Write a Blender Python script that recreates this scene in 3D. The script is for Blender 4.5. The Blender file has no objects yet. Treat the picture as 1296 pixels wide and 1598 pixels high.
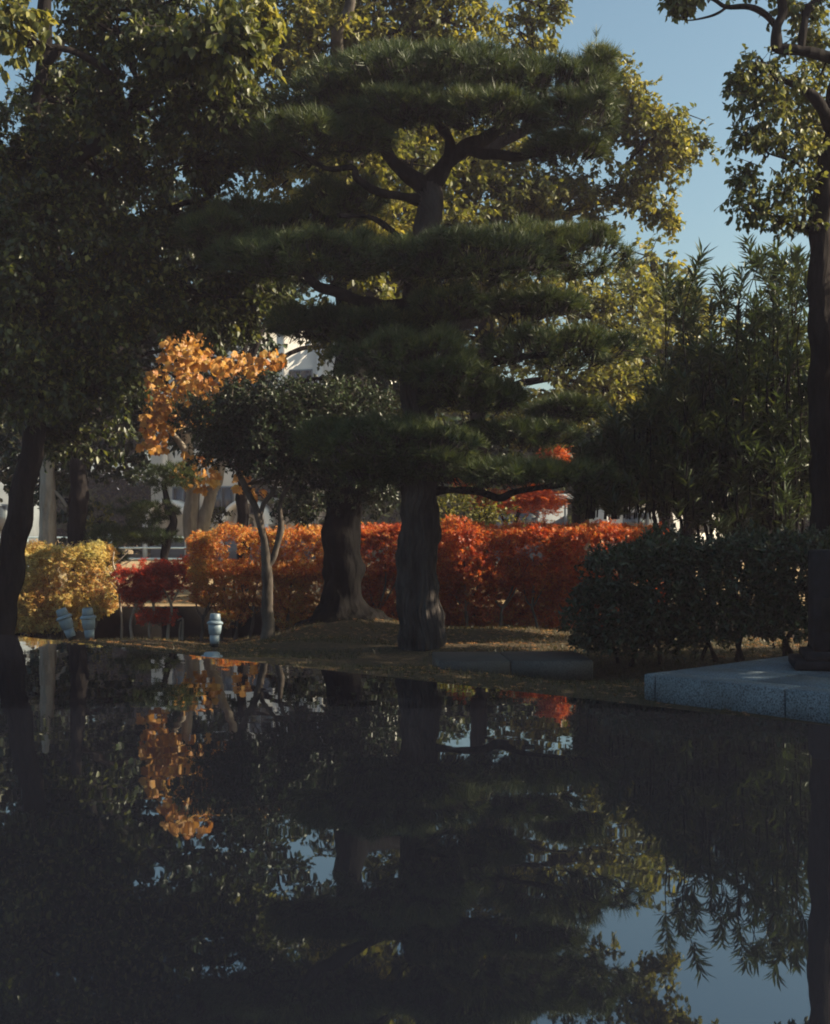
import bpy, math
import numpy as np
from math import radians
rng = np.random.default_rng(7)
scene = bpy.context.scene
col = scene.collection

# ---------------------------------------------------------------- camera
F, CX, HY, EYE = 2000.0, 648.0, 818.0, 1.5      # focal length in photo pixels, centre column, horizon row, eye height
cam_data = bpy.data.cameras.new('camera')
cam = bpy.data.objects.new('camera', cam_data)
col.objects.link(cam)
cam.location = (0, 0, EYE)
cam.rotation_euler = (radians(90), 0, 0)
cam_data.sensor_fit = 'VERTICAL'
cam_data.sensor_height = 36.0
cam_data.lens = 36.0 * F / 1598.0
cam_data.shift_y = (HY - 799.0) / 1598.0
cam_data.clip_start = 0.05
cam_data.clip_end = 2000
scene.camera = cam

# ---------------------------------------------------------------- light
SUN_EL, SUN_AZ = radians(31), radians(90)         # azimuth from +Y (view direction) towards +X (right)
world = bpy.data.worlds.new('World')
scene.world = world
world.use_nodes = True
nt = world.node_tree
nt.nodes.clear()
sky = nt.nodes.new('ShaderNodeTexSky')
sky.sky_type = 'NISHITA'
sky.sun_disc = False
sky.sun_elevation = SUN_EL
sky.sun_rotation = SUN_AZ
sky.dust_density = 3.2
sky.air_density = 1.0
sky.ozone_density = 0.6
bg = nt.nodes.new('ShaderNodeBackground')
bg.inputs['Strength'].default_value = 0.074
wo = nt.nodes.new('ShaderNodeOutputWorld')
wb = nt.nodes.new('ShaderNodeMix'); wb.data_type = 'RGBA'; wb.blend_type = 'MULTIPLY'; wb.inputs[0].default_value = 1
wb.inputs[7].default_value = (.84, 1.0, .92, 1)      # film stock renders the clear sky slightly teal
nt.links.new(sky.outputs[0], wb.inputs[6]); nt.links.new(wb.outputs[2], bg.inputs[0])
nt.links.new(bg.outputs[0], wo.inputs[0])
sl = bpy.data.lights.new('sun', 'SUN')
sl.energy = 5.0
sl.angle = radians(0.5)
sl.color = (1.0, 0.85, 0.62)
sun = bpy.data.objects.new('sun', sl)
col.objects.link(sun)
from mathutils import Vector
to_sun = Vector((math.cos(SUN_EL) * math.sin(SUN_AZ), math.cos(SUN_EL) * math.cos(SUN_AZ), math.sin(SUN_EL)))
sun.rotation_euler = to_sun.to_track_quat('Z', 'Y').to_euler()
scene.view_settings.view_transform = 'Standard'
scene.view_settings.look = 'None'
scene.view_settings.gamma = 1.0
scene.view_settings.use_curve_mapping = False
scene.view_settings.exposure = 1.22
cy = scene.cycles
cy.max_bounces = 8
cy.diffuse_bounces = 4
cy.glossy_bounces = 4
cy.transmission_bounces = 4
cy.sample_clamp_indirect = 4
cy.use_denoising = True
cy.denoising_prefilter = 'NONE'
cy.adaptive_threshold = 0.004
cy.filter_width = 1.9
scene.render.use_persistent_data = False

# ---------------------------------------------------------------- helpers
def P(px, py, D):
    return np.array([(px - CX) * D / F, D, EYE + (HY - py) * D / F])

def tag(o, label=None, cat=None, group=None, kind=None):
    if label: o['label'] = label
    if cat: o['category'] = cat
    if group: o['group'] = group
    if kind: o['kind'] = kind
    return o

def empty(name, loc):
    o = bpy.data.objects.new(name, None)
    o.empty_display_size = 0.2
    col.objects.link(o)
    o.location = [float(v) for v in loc]
    return o

def thing(name, loc, label, cat, group=None):
    return tag(empty(name, loc), label, cat, group)

def mesh_data(name, V, faces, mat=None, smooth=False):
    """faces: list of int arrays (n,k)"""
    V = np.asarray(V, dtype=np.float32)
    me = bpy.data.meshes.new(name)
    faces = [np.asarray(f, dtype=np.int32) for f in faces if len(f)]
    loops = np.concatenate([f.ravel() for f in faces])
    sizes = np.concatenate([np.full(len(f), f.shape[1], dtype=np.int32) for f in faces])
    starts = np.concatenate([[0], np.cumsum(sizes)[:-1]]).astype(np.int32)
    me.vertices.add(len(V)); me.vertices.foreach_set('co', V.ravel())
    me.loops.add(len(loops)); me.loops.foreach_set('vertex_index', loops)
    me.polygons.add(len(sizes)); me.polygons.foreach_set('loop_start', starts)
    try: me.polygons.foreach_set('loop_total', sizes)
    except Exception: pass
    if smooth:
        me.polygons.foreach_set('use_smooth', np.ones(len(sizes), dtype=bool))
    me.update(calc_edges=True)
    if mat: me.materials.append(mat)
    return me

def obj(name, V, faces, mat=None, parent=None, smooth=False, kind=None):
    V = np.asarray(V, dtype=float)
    if parent is not None:
        V = V - np.array(parent.matrix_world.translation if False else parent.location)
    o = bpy.data.objects.new(name, mesh_data(name, V, faces, mat, smooth))
    col.objects.link(o)
    if parent is not None: o.parent = parent
    if kind: o['kind'] = kind
    return o

def nrm(a):
    return a / np.maximum(np.linalg.norm(a, axis=-1, keepdims=True), 1e-9)

class SineNoise:
    def __init__(s, freq, n=14, seed=0):
        r = np.random.default_rng(seed)
        d = nrm(r.normal(size=(n, 3)))
        s.k = d * freq * r.uniform(0.6, 1.8, (n, 1)) * 2 * np.pi
        s.p = r.uniform(0, 6.28, n)
        s.n = n
    def __call__(s, P):
        return np.sin(P @ s.k.T + s.p).sum(1) / math.sqrt(s.n / 2)

class Acc:
    """collects vertices / faces for one mesh"""
    def __init__(s): s.V = []; s.F = {}; s.n = 0
    def add(s, V, *faces):
        for f in faces:
            f = np.asarray(f)
            if len(f): s.F.setdefault(f.shape[1], []).append(f + s.n)
        s.V.append(np.asarray(V, dtype=float)); s.n += len(V)
    def build(s, name, mat, parent=None, smooth=False, kind=None):
        if not s.n: return None
        return obj(name, np.concatenate(s.V), [np.concatenate(f) for f in s.F.values()], mat, parent, smooth, kind)

def box_vf(x0, x1, y0, y1, z0, z1, b=0.0):
    V = []
    if b <= 0:
        V = [(x, y, z) for z in (z0, z1) for y in (y0, y1) for x in (x0, x1)]
        Fq = [(0, 2, 3, 1), (4, 5, 7, 6), (0, 1, 5, 4), (2, 6, 7, 3), (0, 4, 6, 2), (1, 3, 7, 5)]
        return np.array(V, float), np.array(Fq)
    # bevelled box: rings
    def ring(z, i): return [(x0 + i, y0, z), (x1 - i, y0, z), (x1, y0 + i, z), (x1, y1 - i, z), (x1 - i, y1, z), (x0 + i, y1, z), (x0, y1 - i, z), (x0, y0 + i, z)]
    def ringi(z): return [(x0 + 2*b, y0 + b, z), (x1 - 2*b, y0 + b, z), (x1 - b, y0 + 2*b, z), (x1 - b, y1 - 2*b, z), (x1 - 2*b, y1 - b, z), (x0 + 2*b, y1 - b, z), (x0 + b, y1 - 2*b, z), (x0 + b, y0 + 2*b, z)]
    V = ringi(z0) + ring(z0 + b, b) + ring(z1 - b, b) + ringi(z1)
    Fq = []
    for r in range(3):
        for i in range(8):
            j = (i + 1) % 8
            Fq.append((r*8 + i, r*8 + j, r*8 + 8 + j, r*8 + 8 + i))
    return np.array(V, float), np.array(Fq), np.array([[7, 6, 5, 4, 3, 2, 1, 0], [24, 25, 26, 27, 28, 29, 30, 31]])

def rotz(V, a, c=(0, 0)):
    V = np.array(V, float)
    ca, sa = math.cos(a), math.sin(a)
    x, y = V[:, 0].copy(), V[:, 1].copy()
    V[:, 0] = c[0] + x * ca - y * sa
    V[:, 1] = c[1] + x * sa + y * ca
    return V

def smooth_path(pts, n):
    pts = np.asarray(pts, float)
    m = len(pts)
    P_ = np.vstack([2 * pts[0] - pts[1], pts, 2 * pts[-1] - pts[-2]])
    out = []
    for t in np.linspace(0, m - 1 - 1e-6, n):
        i = int(t); u = t - i
        p0, p1, p2, p3 = P_[i], P_[i + 1], P_[i + 2], P_[i + 3]
        out.append(0.5 * ((2 * p1) + (-p0 + p2) * u + (2 * p0 - 5 * p1 + 4 * p2 - p3) * u * u + (-p0 + 3 * p1 - 3 * p2 + p3) * u ** 3))
    return np.array(out)

def tube(pts, radii, seg=10, n=None, rough=0.0, furrow=0.0, seed=0, wob=0.0, nf=7):
    """smooth tapered limb; pts (m,3[+r])"""
    pts = np.asarray(pts, float); radii = np.asarray(radii, float)
    if n is None: n = max(4, len(pts) * 4)
    Q = smooth_path(np.column_stack([pts, radii]), n)
    C, R = Q[:, :3], np.maximum(Q[:, 3], 0.002)
    r = np.random.default_rng(seed)
    if wob:
        nz = SineNoise(1.2, seed=seed); nz2 = SineNoise(1.2, seed=seed + 5)
        w = np.minimum(np.arange(n) / 4.0, 1.0)
        C = C + np.column_stack([nz(C), nz2(C), nz(C + 9) * 0.4]) * wob * w[:, None]
    T = nrm(np.gradient(C, axis=0))
    ref = np.array([0.31, 0.17, 0.93]) if abs(T[0, 2]) < 0.9 else np.array([1.0, 0.1, 0])
    S = nrm(np.cross(T, ref)); B = np.cross(T, S)
    a = np.linspace(0, 2 * np.pi, seg, endpoint=False)
    ring = S[:, None, :] * np.cos(a)[None, :, None] + B[:, None, :] * np.sin(a)[None, :, None]
    base = C[:, None, :] + ring * R[:, None, None]
    d = np.ones((n, seg))
    if rough: 
        nz = SineNoise(2.5, seed=seed + 11)
        d += rough * nz(base.reshape(-1, 3)).reshape(n, seg) * 0.5
    if furrow:
        ph = SineNoise(0.8, seed=seed + 3)(base.reshape(-1, 3)).reshape(n, seg)
        d += furrow * np.abs(np.sin(a[None, :] * nf / 2 + ph * 1.6)) - furrow * 0.5
        d += furrow * 0.5 * np.sin(a[None, :] * nf * 2.3 + ph * 4)
    V = C[:, None, :] + ring * (R[:, None] * d)[:, :, None]
    V = V.reshape(-1, 3)
    i, j = np.meshgrid(np.arange(n - 1), np.arange(seg), indexing='ij')
    jn = (j + 1) % seg
    Fq = np.stack([i * seg + j, i * seg + jn, (i + 1) * seg + jn, (i + 1) * seg + j], -1).reshape(-1, 4)
    V = np.vstack([V, C[-1] + T[-1] * R[-1] * 0.8])
    k = len(V) - 1
    jj = np.arange(seg)
    Ft = np.stack([(n - 1) * seg + jj, (n - 1) * seg + (jj + 1) % seg, np.full(seg, k)], -1)
    return V, Fq, Ft

def prisms(A, B, ra, rb):
    """thin three-sided twigs from A to B"""
    N = len(A)
    T = nrm(B - A)
    ref = np.where(np.abs(T[:, 2:3]) > 0.9, np.array([[1.0, 0, 0]]), np.array([[0, 0, 1.0]]))
    S = nrm(np.cross(T, ref)); U = np.cross(T, S)
    ra = np.broadcast_to(np.asarray(ra, float).reshape(-1, 1), (N, 1)); rb = np.broadcast_to(np.asarray(rb, float).reshape(-1, 1), (N, 1))
    V = []
    for c, r in ((A, ra), (B, rb)):
        for k in range(3):
            t = k * 2 * math.pi / 3
            V.append(c + (S * math.cos(t) + U * math.sin(t)) * r)
    V = np.stack(V, 1).reshape(-1, 3)
    base = np.arange(N)[:, None, None] * 6
    q = np.array([[0, 1, 4, 3], [1, 2, 5, 4], [2, 0, 3, 5]])[None]
    return V, (base + q).reshape(-1, 4)

LEAF = {
    'kite': (np.array([(0, 0, 0), (.42, .5, .10), (1, 0, -.05), (.42, -.5, .10)]), [(0, 1, 2), (0, 2, 3)]),
    'ovate': (np.array([(0, 0, 0), (.22, .36, .08), (.58, .40, .08), (1, 0, -.10), (.58, -.40, .08), (.22, -.36, .08), (.4, 0, -.02)]),
              [(0, 1, 6), (1, 2, 6), (2, 3, 6), (3, 4, 6), (4, 5, 6), (5, 0, 6)]),
    'blade': (np.array([(0, 0, 0), (.45, .5, 0.06), (1, 0, -.02), (.45, -.5, 0.06)]), [(0, 1, 2), (0, 2, 3)]),
    'needle': (np.array([(0, .5, 0), (0, -.5, 0), (1, 0, 0)]), [(0, 1, 2)]),
}
def _maple():
    V = [(0, 0, 0)]; F_ = []
    for a, L in ((-75, .55), (-38, .85), (0, 1.0), (38, .85), (75, .55)):
        t = radians(a); i = len(V)
        V += [(L * .38 * math.cos(t + .33), L * .38 * math.sin(t + .33), .03), (L * math.cos(t), L * math.sin(t), -.08), (L * .38 * math.cos(t - .33), L * .38 * math.sin(t - .33), .03)]
        F_ += [(0, i + 2, i + 1), (0, i + 1, i)]
    return np.array(V), F_
LEAF['maple'] = _maple()
def _maple_s():
    V = [(0, 0, 0)]; F_ = []
    for a, L in ((-80, .6), (-40, .9), (0, 1.0), (40, .9), (80, .6)):
        t = radians(a); i = len(V)
        V += [(L * math.cos(t), L * math.sin(t), -.08)]
    for k in range(5):
        t = radians((-80, -40, 0, 40, 80)[k]); i = len(V)
        V += [(.33 * math.cos(t + .5), .33 * math.sin(t + .5), .03), (.33 * math.cos(t - .5), .33 * math.sin(t - .5), .03)]
        F_ += [(i, i + 1, k + 1)]
    return np.array(V), F_
LEAF['maple_small'] = _maple_s()

def leaves(acc, C, A, Nn, L, W, shape='kite'):
    """C centre (leaf base), A axis, Nn rough normal"""
    T, Fc = LEAF[shape]
    Fc = np.array(Fc)
    A = nrm(A)
    S = nrm(np.cross(Nn, A)); Nn = np.cross(A, S)
    N = len(C)
    L = np.broadcast_to(np.asarray(L, float), (N,)); W = np.broadcast_to(np.asarray(W, float), (N,))
    V = (C[:, None, :] + A[:, None, :] * (T[None, :, 0:1] * L[:, None, None]) + S[:, None, :] * (T[None, :, 1:2] * W[:, None, None])
         + Nn[:, None, :] * (T[None, :, 2:3] * L[:, None, None]))
    base = np.arange(N)[:, None, None] * len(T)
    acc.add(V.reshape(-1, 3), (base + Fc[None]).reshape(-1, Fc.shape[1]))

def rdir(n):
    return nrm(rng.normal(size=(n, 3)))

def lobe_pts(c, r, n, seed=0, freq=0.7, thr=-0.4, lo=0.35, power=0.5):
    """points in a lumpy ellipsoid, denser towards its skin, with gaps"""
    d = rdir(int(n * 2.2))
    rad = lo + (1 - lo) * rng.uniform(0, 1, len(d)) ** power
    nz = SineNoise(0.9, seed=seed)
    rad = rad * (1 + 0.22 * nz(d * 1.3))
    p = c + d * rad[:, None] * r
    g = SineNoise(freq, seed=seed + 77)
    keep = g(p) > thr
    p, d = p[keep], d[keep]
    return p[:n], d[:n]

def lobe(px, py, D, rx, ry, rd=None):
    c = P(px, py, D)
    a, b = rx * D / F, ry * D / F
    return c, np.array([a, rd if rd else (a + b) * 0.5 * 0.9, b])

# ---------------------------------------------------------------- materials
def new_mat(name):
    m = bpy.data.materials.new(name)
    m.use_nodes = True
    m.node_tree.nodes.clear()
    return m, m.node_tree.nodes, m.node_tree.links

def ramp(N, stops):
    r = N.new('ShaderNodeValToRGB')
    e = r.color_ramp.elements
    e[0].position, e[0].color = stops[0][0], (*stops[0][1], 1)
    e[1].position, e[1].color = stops[-1][0], (*stops[-1][1], 1)
    for p, c in stops[1:-1]:
        x = e.new(p); x.color = (*c, 1)
    return r

def leaf_mat(name, stops, trans=0.35, rough=0.45, spec=0.35, noise_scale=0.6, noise_amt=0.45, tint=(1.25, 1.1, 0.55)):
    m, N, K = new_mat(name)
    geo = N.new('ShaderNodeNewGeometry')
    tc = N.new('ShaderNodeTexCoord')
    nz = N.new('ShaderNodeTexNoise'); nz.inputs['Scale'].default_value = noise_scale; nz.inputs['Detail'].default_value = 2
    K.new(tc.outputs['Object'], nz.inputs['Vector'])
    mr = N.new('ShaderNodeMapRange'); mr.inputs['From Min'].default_value = .3; mr.inputs['From Max'].default_value = .7
    K.new(nz.outputs['Fac'], mr.inputs['Value'])
    mx = N.new('ShaderNodeMix'); mx.data_type = 'FLOAT'; mx.inputs[0].default_value = noise_amt
    K.new(geo.outputs['Random Per Island'], mx.inputs[2]); K.new(mr.outputs[0], mx.inputs[3])
    r = ramp(N, stops); K.new(mx.outputs[0], r.inputs['Fac'])
    b = N.new('ShaderNodeBsdfPrincipled')
    b.inputs['Roughness'].default_value = rough
    b.inputs['Specular IOR Level'].default_value = spec
    K.new(r.outputs[0], b.inputs['Base Color'])
    t = N.new('ShaderNodeBsdfTranslucent')
    tm = N.new('ShaderNodeMix'); tm.data_type = 'RGBA'; tm.blend_type = 'MULTIPLY'; tm.inputs[0].default_value = 1
    tm.inputs[7].default_value = (*tint, 1)
    K.new(r.outputs[0], tm.inputs[6]); K.new(tm.outputs[2], t.inputs['Color'])
    ms = N.new('ShaderNodeMixShader'); ms.inputs[0].default_value = trans
    K.new(b.outputs[0], ms.inputs[1]); K.new(t.outputs[0], ms.inputs[2])
    o = N.new('ShaderNodeOutputMaterial'); K.new(ms.outputs[0], o.inputs['Surface'])
    return m

def bark_mat(name, c0, c1, scale=6.0, stretch=0.25, bump=0.6, rough=0.85):
    m, N, K = new_mat(name)
    tc = N.new('ShaderNodeTexCoord')
    mp = N.new('ShaderNodeMapping'); mp.inputs['Scale'].default_value = (1, 1, stretch)
    K.new(tc.outputs['Object'], mp.inputs['Vector'])
    nz = N.new('ShaderNodeTexNoise'); nz.inputs['Scale'].default_value = scale; nz.inputs['Detail'].default_value = 8; nz.inputs['Roughness'].default_value = .65
    K.new(mp.outputs[0], nz.inputs['Vector'])
    vo = N.new('ShaderNodeTexVoronoi'); vo.inputs['Scale'].default_value = scale * 2.2
    K.new(mp.outputs[0], vo.inputs['Vector'])
    r = ramp(N, [(.32, c0), (.68, c1)])
    K.new(nz.outputs['Fac'], r.inputs['Fac'])
    ad = N.new('ShaderNodeMath'); ad.operation = 'ADD'
    K.new(nz.outputs['Fac'], ad.inputs[0]); K.new(vo.outputs['Distance'], ad.inputs[1])
    bp = N.new('ShaderNodeBump'); bp.inputs['Strength'].default_value = bump; bp.inputs['Distance'].default_value = 0.04
    K.new(ad.outputs[0], bp.inputs['Height'])
    b = N.new('ShaderNodeBsdfPrincipled'); b.inputs['Roughness'].default_value = rough; b.inputs['Specular IOR Level'].default_value = .04
    K.new(r.outputs[0], b.inputs['Base Color']); K.new(bp.outputs[0], b.inputs['Normal'])
    o = N.new('ShaderNodeOutputMaterial'); K.new(b.outputs[0], o.inputs['Surface'])
    return m

def plain_mat(name, c0, c1=None, scale=8.0, rough=0.7, spec=.3, bump=0.15, dist=.01, detail=6, metallic=0):
    c1 = c1 or c0
    m, N, K = new_mat(name)
    tc = N.new('ShaderNodeTexCoord')
    nz = N.new('ShaderNodeTexNoise'); nz.inputs['Scale'].default_value = scale; nz.inputs['Detail'].default_value = detail
    K.new(tc.outputs['Object'], nz.inputs['Vector'])
    r = ramp(N, [(.35, c0), (.65, c1)]); K.new(nz.outputs['Fac'], r.inputs['Fac'])
    bp = N.new('ShaderNodeBump'); bp.inputs['Strength'].default_value = bump; bp.inputs['Distance'].default_value = dist
    K.new(nz.outputs['Fac'], bp.inputs['Height'])
    b = N.new('ShaderNodeBsdfPrincipled'); b.inputs['Roughness'].default_value = rough; b.inputs['Specular IOR Level'].default_value = spec
    b.inputs['Metallic'].default_value = metallic
    K.new(r.outputs[0], b.inputs['Base Color']); K.new(bp.outputs[0], b.inputs['Normal'])
    o = N.new('ShaderNodeOutputMaterial'); K.new(b.outputs[0], o.inputs['Surface'])
    return m

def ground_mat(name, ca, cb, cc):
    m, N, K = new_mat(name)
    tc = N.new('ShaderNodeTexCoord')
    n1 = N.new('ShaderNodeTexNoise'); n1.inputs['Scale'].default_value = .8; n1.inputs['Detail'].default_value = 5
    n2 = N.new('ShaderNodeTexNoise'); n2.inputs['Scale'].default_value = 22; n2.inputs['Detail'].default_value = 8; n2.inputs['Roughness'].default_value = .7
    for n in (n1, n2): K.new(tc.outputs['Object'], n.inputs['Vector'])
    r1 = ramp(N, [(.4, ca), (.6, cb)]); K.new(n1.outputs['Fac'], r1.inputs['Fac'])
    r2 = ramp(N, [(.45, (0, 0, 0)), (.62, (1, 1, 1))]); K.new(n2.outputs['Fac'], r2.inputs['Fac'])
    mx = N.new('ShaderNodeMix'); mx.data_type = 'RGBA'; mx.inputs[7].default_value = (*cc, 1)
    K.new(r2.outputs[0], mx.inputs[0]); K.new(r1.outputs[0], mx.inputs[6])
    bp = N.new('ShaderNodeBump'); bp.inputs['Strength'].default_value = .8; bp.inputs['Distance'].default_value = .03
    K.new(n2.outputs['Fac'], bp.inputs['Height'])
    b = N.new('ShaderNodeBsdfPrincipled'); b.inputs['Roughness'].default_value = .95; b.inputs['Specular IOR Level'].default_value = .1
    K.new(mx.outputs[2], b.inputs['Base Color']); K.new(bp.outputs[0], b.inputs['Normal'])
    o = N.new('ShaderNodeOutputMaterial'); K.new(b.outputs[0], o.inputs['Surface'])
    return m

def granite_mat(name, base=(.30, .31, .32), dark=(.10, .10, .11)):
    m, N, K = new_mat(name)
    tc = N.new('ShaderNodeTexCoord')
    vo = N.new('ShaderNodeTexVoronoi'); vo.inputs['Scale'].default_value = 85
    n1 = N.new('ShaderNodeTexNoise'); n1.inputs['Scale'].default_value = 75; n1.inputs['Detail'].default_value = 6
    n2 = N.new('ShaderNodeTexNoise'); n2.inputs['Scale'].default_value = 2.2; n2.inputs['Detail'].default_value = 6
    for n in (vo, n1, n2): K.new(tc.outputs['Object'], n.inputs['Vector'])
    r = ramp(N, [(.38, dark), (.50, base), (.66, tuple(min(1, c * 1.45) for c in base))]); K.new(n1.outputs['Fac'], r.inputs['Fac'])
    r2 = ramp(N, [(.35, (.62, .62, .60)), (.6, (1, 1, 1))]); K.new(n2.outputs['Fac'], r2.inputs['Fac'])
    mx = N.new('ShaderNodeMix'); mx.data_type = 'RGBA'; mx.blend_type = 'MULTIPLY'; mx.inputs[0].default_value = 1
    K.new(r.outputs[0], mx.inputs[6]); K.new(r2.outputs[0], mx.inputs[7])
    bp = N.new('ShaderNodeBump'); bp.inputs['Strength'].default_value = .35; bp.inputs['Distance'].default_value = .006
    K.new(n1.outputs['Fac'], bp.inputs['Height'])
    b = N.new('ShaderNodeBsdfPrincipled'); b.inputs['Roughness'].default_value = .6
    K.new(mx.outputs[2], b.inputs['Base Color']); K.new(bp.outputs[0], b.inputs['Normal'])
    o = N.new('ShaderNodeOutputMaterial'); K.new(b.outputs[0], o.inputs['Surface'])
    return m

M = {}
M['broad'] = leaf_mat('broad_leaf', [(0, (.016, .026, .010)), (.45, (.045, .06, .02)), (.75, (.12, .13, .038)), (1, (.32, .29, .09))], trans=.4, spec=.5, tint=(1.2, 1.15, .6))
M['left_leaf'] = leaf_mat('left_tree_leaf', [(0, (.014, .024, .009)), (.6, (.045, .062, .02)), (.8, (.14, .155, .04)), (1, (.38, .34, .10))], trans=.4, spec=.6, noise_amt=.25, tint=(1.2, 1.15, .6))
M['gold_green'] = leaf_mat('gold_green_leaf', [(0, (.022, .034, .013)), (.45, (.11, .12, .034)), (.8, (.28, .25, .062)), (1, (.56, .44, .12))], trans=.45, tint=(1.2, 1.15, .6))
M['dark_leaf'] = leaf_mat('dark_leaf', [(0, (.010, .020, .011)), (.6, (.026, .044, .020)), (.88, (.06, .085, .03)), (1, (.18, .20, .07))], trans=.2, spec=.4, rough=.4)
M['right_leaf'] = leaf_mat('right_leaf', [(0, (.04, .055, .02)), (.6, (.13, .15, .05)), (.93, (.28, .27, .10)), (1, (.34, .18, .06))], trans=.38)
M['needle'] = leaf_mat('pine_needle', [(0, (.016, .032, .015)), (.5, (.045, .070, .028)), (.85, (.12, .145, .05)), (1, (.26, .25, .09))], trans=.25, spec=.35, noise_scale=1.2)
M['oleander'] = leaf_mat('oleander_leaf', [(0, (.022, .040, .022)), (.6, (.055, .085, .04)), (1, (.17, .19, .08))], trans=.3, spec=.6)
M['yellow_maple'] = leaf_mat('yellow_maple', [(0, (.46, .14, .06)), (.25, (.56, .30, .10)), (.5, (.58, .46, .16)), (.85, (.62, .56, .22)), (1, (.38, .40, .15))], trans=.48, noise_amt=.55, noise_scale=1.6, tint=(1.1, 1.0, .7))
M['orange_maple'] = leaf_mat('orange_maple', [(0, (.22, .05, .03)), (.25, (.50, .13, .04)), (.5, (.60, .26, .065)), (.8, (.60, .42, .12)), (1, (.40, .38, .12))], trans=.48, noise_amt=.38, noise_scale=2.2, tint=(1.15, .95, .6))
M['red_maple'] = leaf_mat('red_maple', [(0, (.16, .025, .02)), (.35, (.46, .075, .03)), (.65, (.56, .18, .045)), (1, (.62, .42, .11))], trans=.48, noise_amt=.38, noise_scale=2.2, tint=(1.25, .9, .5))
M['deep_red'] = leaf_mat('deep_red_maple', [(0, (.26, .03, .02)), (.6, (.50, .07, .03)), (1, (.58, .16, .05))], trans=.5, tint=(1.25, .8, .5))
M['big_leaf'] = leaf_mat('big_gold_leaf', [(0, (.34, .11, .035)), (.5, (.46, .23, .06)), (1, (.56, .43, .13))], trans=.45, noise_amt=.45, noise_scale=.9, tint=(1.1, .95, .6))
M['litter'] = leaf_mat('fallen_leaf', [(0, (.16, .06, .025)), (.5, (.26, .12, .04)), (1, (.36, .22, .08))], trans=.1)
M['grass'] = leaf_mat('grass_blade', [(0, (.030, .036, .015)), (.6, (.06, .056, .026)), (1, (.16, .125, .06))], trans=.3)
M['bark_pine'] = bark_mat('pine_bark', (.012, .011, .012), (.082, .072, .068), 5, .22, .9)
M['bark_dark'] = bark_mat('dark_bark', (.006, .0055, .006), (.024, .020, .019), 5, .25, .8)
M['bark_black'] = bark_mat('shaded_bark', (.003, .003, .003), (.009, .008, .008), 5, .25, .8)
M['bark_grey'] = bark_mat('grey_bark', (.035, .030, .027), (.13, .11, .095), 4, .5, .4)
M['bark_pale'] = bark_mat('pale_bark', (.20, .17, .14), (.42, .37, .31), 5, .3, .5)
M['twig'] = plain_mat('twig_bark', (.03, .024, .018), (.07, .055, .04))
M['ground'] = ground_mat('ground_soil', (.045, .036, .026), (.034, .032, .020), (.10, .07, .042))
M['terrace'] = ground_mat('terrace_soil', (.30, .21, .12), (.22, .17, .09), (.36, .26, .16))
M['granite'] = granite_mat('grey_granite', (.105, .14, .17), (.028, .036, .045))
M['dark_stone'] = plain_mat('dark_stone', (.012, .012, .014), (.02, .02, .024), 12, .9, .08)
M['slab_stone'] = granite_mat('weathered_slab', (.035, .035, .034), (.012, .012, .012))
M['wall_stone'] = plain_mat('wall_stone', (.008, .008, .008), (.018, .016, .015), 6, .95, .1)
M['lamp_paint'] = plain_mat('lamp_paint', (.22, .29, .34), (.18, .24, .29), 14, .45, .4, .05)
M['rubber'] = plain_mat('black_rubber', (.02, .02, .02), rough=.8)
M['render_white'] = plain_mat('white_render', (.74, .72, .68), (.66, .64, .60), 1.5, .8, .2, .05)
M['grey_paint'] = plain_mat('grey_paint', (.17, .19, .21), (.13, .15, .17), 2, .7)
M['window_glass'] = plain_mat('window_glass', (.03, .035, .04), rough=.08, spec=.8, bump=0)
M['fence_paint'] = plain_mat('fence_paint', (.42, .52, .58), (.36, .46, .52), 9, .5)

# still water brimming in a raised basin
wm, N, K = new_mat('still_water')
tc = N.new('ShaderNodeTexCoord')
mp = N.new('ShaderNodeMapping'); mp.inputs['Scale'].default_value = (1.0, 1.0, 1.0)
nz = N.new('ShaderNodeTexNoise'); nz.inputs['Scale'].default_value = 1.6; nz.inputs['Detail'].default_value = 2
K.new(tc.outputs['Object'], mp.inputs[0]); K.new(mp.outputs[0], nz.inputs['Vector'])
bp = N.new('ShaderNodeBump'); bp.inputs['Strength'].default_value = .12; bp.inputs['Distance'].default_value = .012
K.new(nz.outputs['Fac'], bp.inputs['Height'])
b = N.new('ShaderNodeBsdfPrincipled')
b.inputs['Base Color'].default_value = (.006, .007, .011, 1)
b.inputs['Roughness'].default_value = .012
b.inputs['IOR'].default_value = 2.4
b.inputs['Specular Tint'].default_value = (.80, .93, 1.0, 1)
K.new(bp.outputs[0], b.inputs['Normal'])
o = N.new('ShaderNodeOutputMaterial'); K.new(b.outputs[0], o.inputs['Surface'])
M['water'] = wm

# ---------------------------------------------------------------- ground and water
WZ = 0.35
g_noise = SineNoise(.35, seed=5)
def ground_h(x, y):
    a = np.clip((y - 15.6) / 5.5, 0, 1.2)
    b = np.clip((-x - .6) / 2.4, 0, 1)
    m = .22 * np.exp(-((x + 1.05) ** 2 + (y - 19.3) ** 2) / 1.6)
    return 0.03 * g_noise(np.column_stack([x, y, np.zeros_like(x)])) - a * (.19 + .24 * b) + m
xs = np.concatenate([[-900, -300, -100, -50], np.arange(-24, 24.01, .4), [50, 100, 300, 900]])
ys = np.concatenate([[-300, -60, -20], np.arange(-4, 22.5, .35)])
X, Y = np.meshgrid(xs, ys)
Z = ground_h(X.ravel(), Y.ravel())
V = np.column_stack([X.ravel(), Y.ravel(), Z])
w = len(xs); h = len(ys)
i, j = np.meshgrid(np.arange(h - 1), np.arange(w - 1), indexing='ij')
Fq = np.stack([i * w + j, i * w + j + 1, (i + 1) * w + j + 1, (i + 1) * w + j], -1).reshape(-1, 4)
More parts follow.
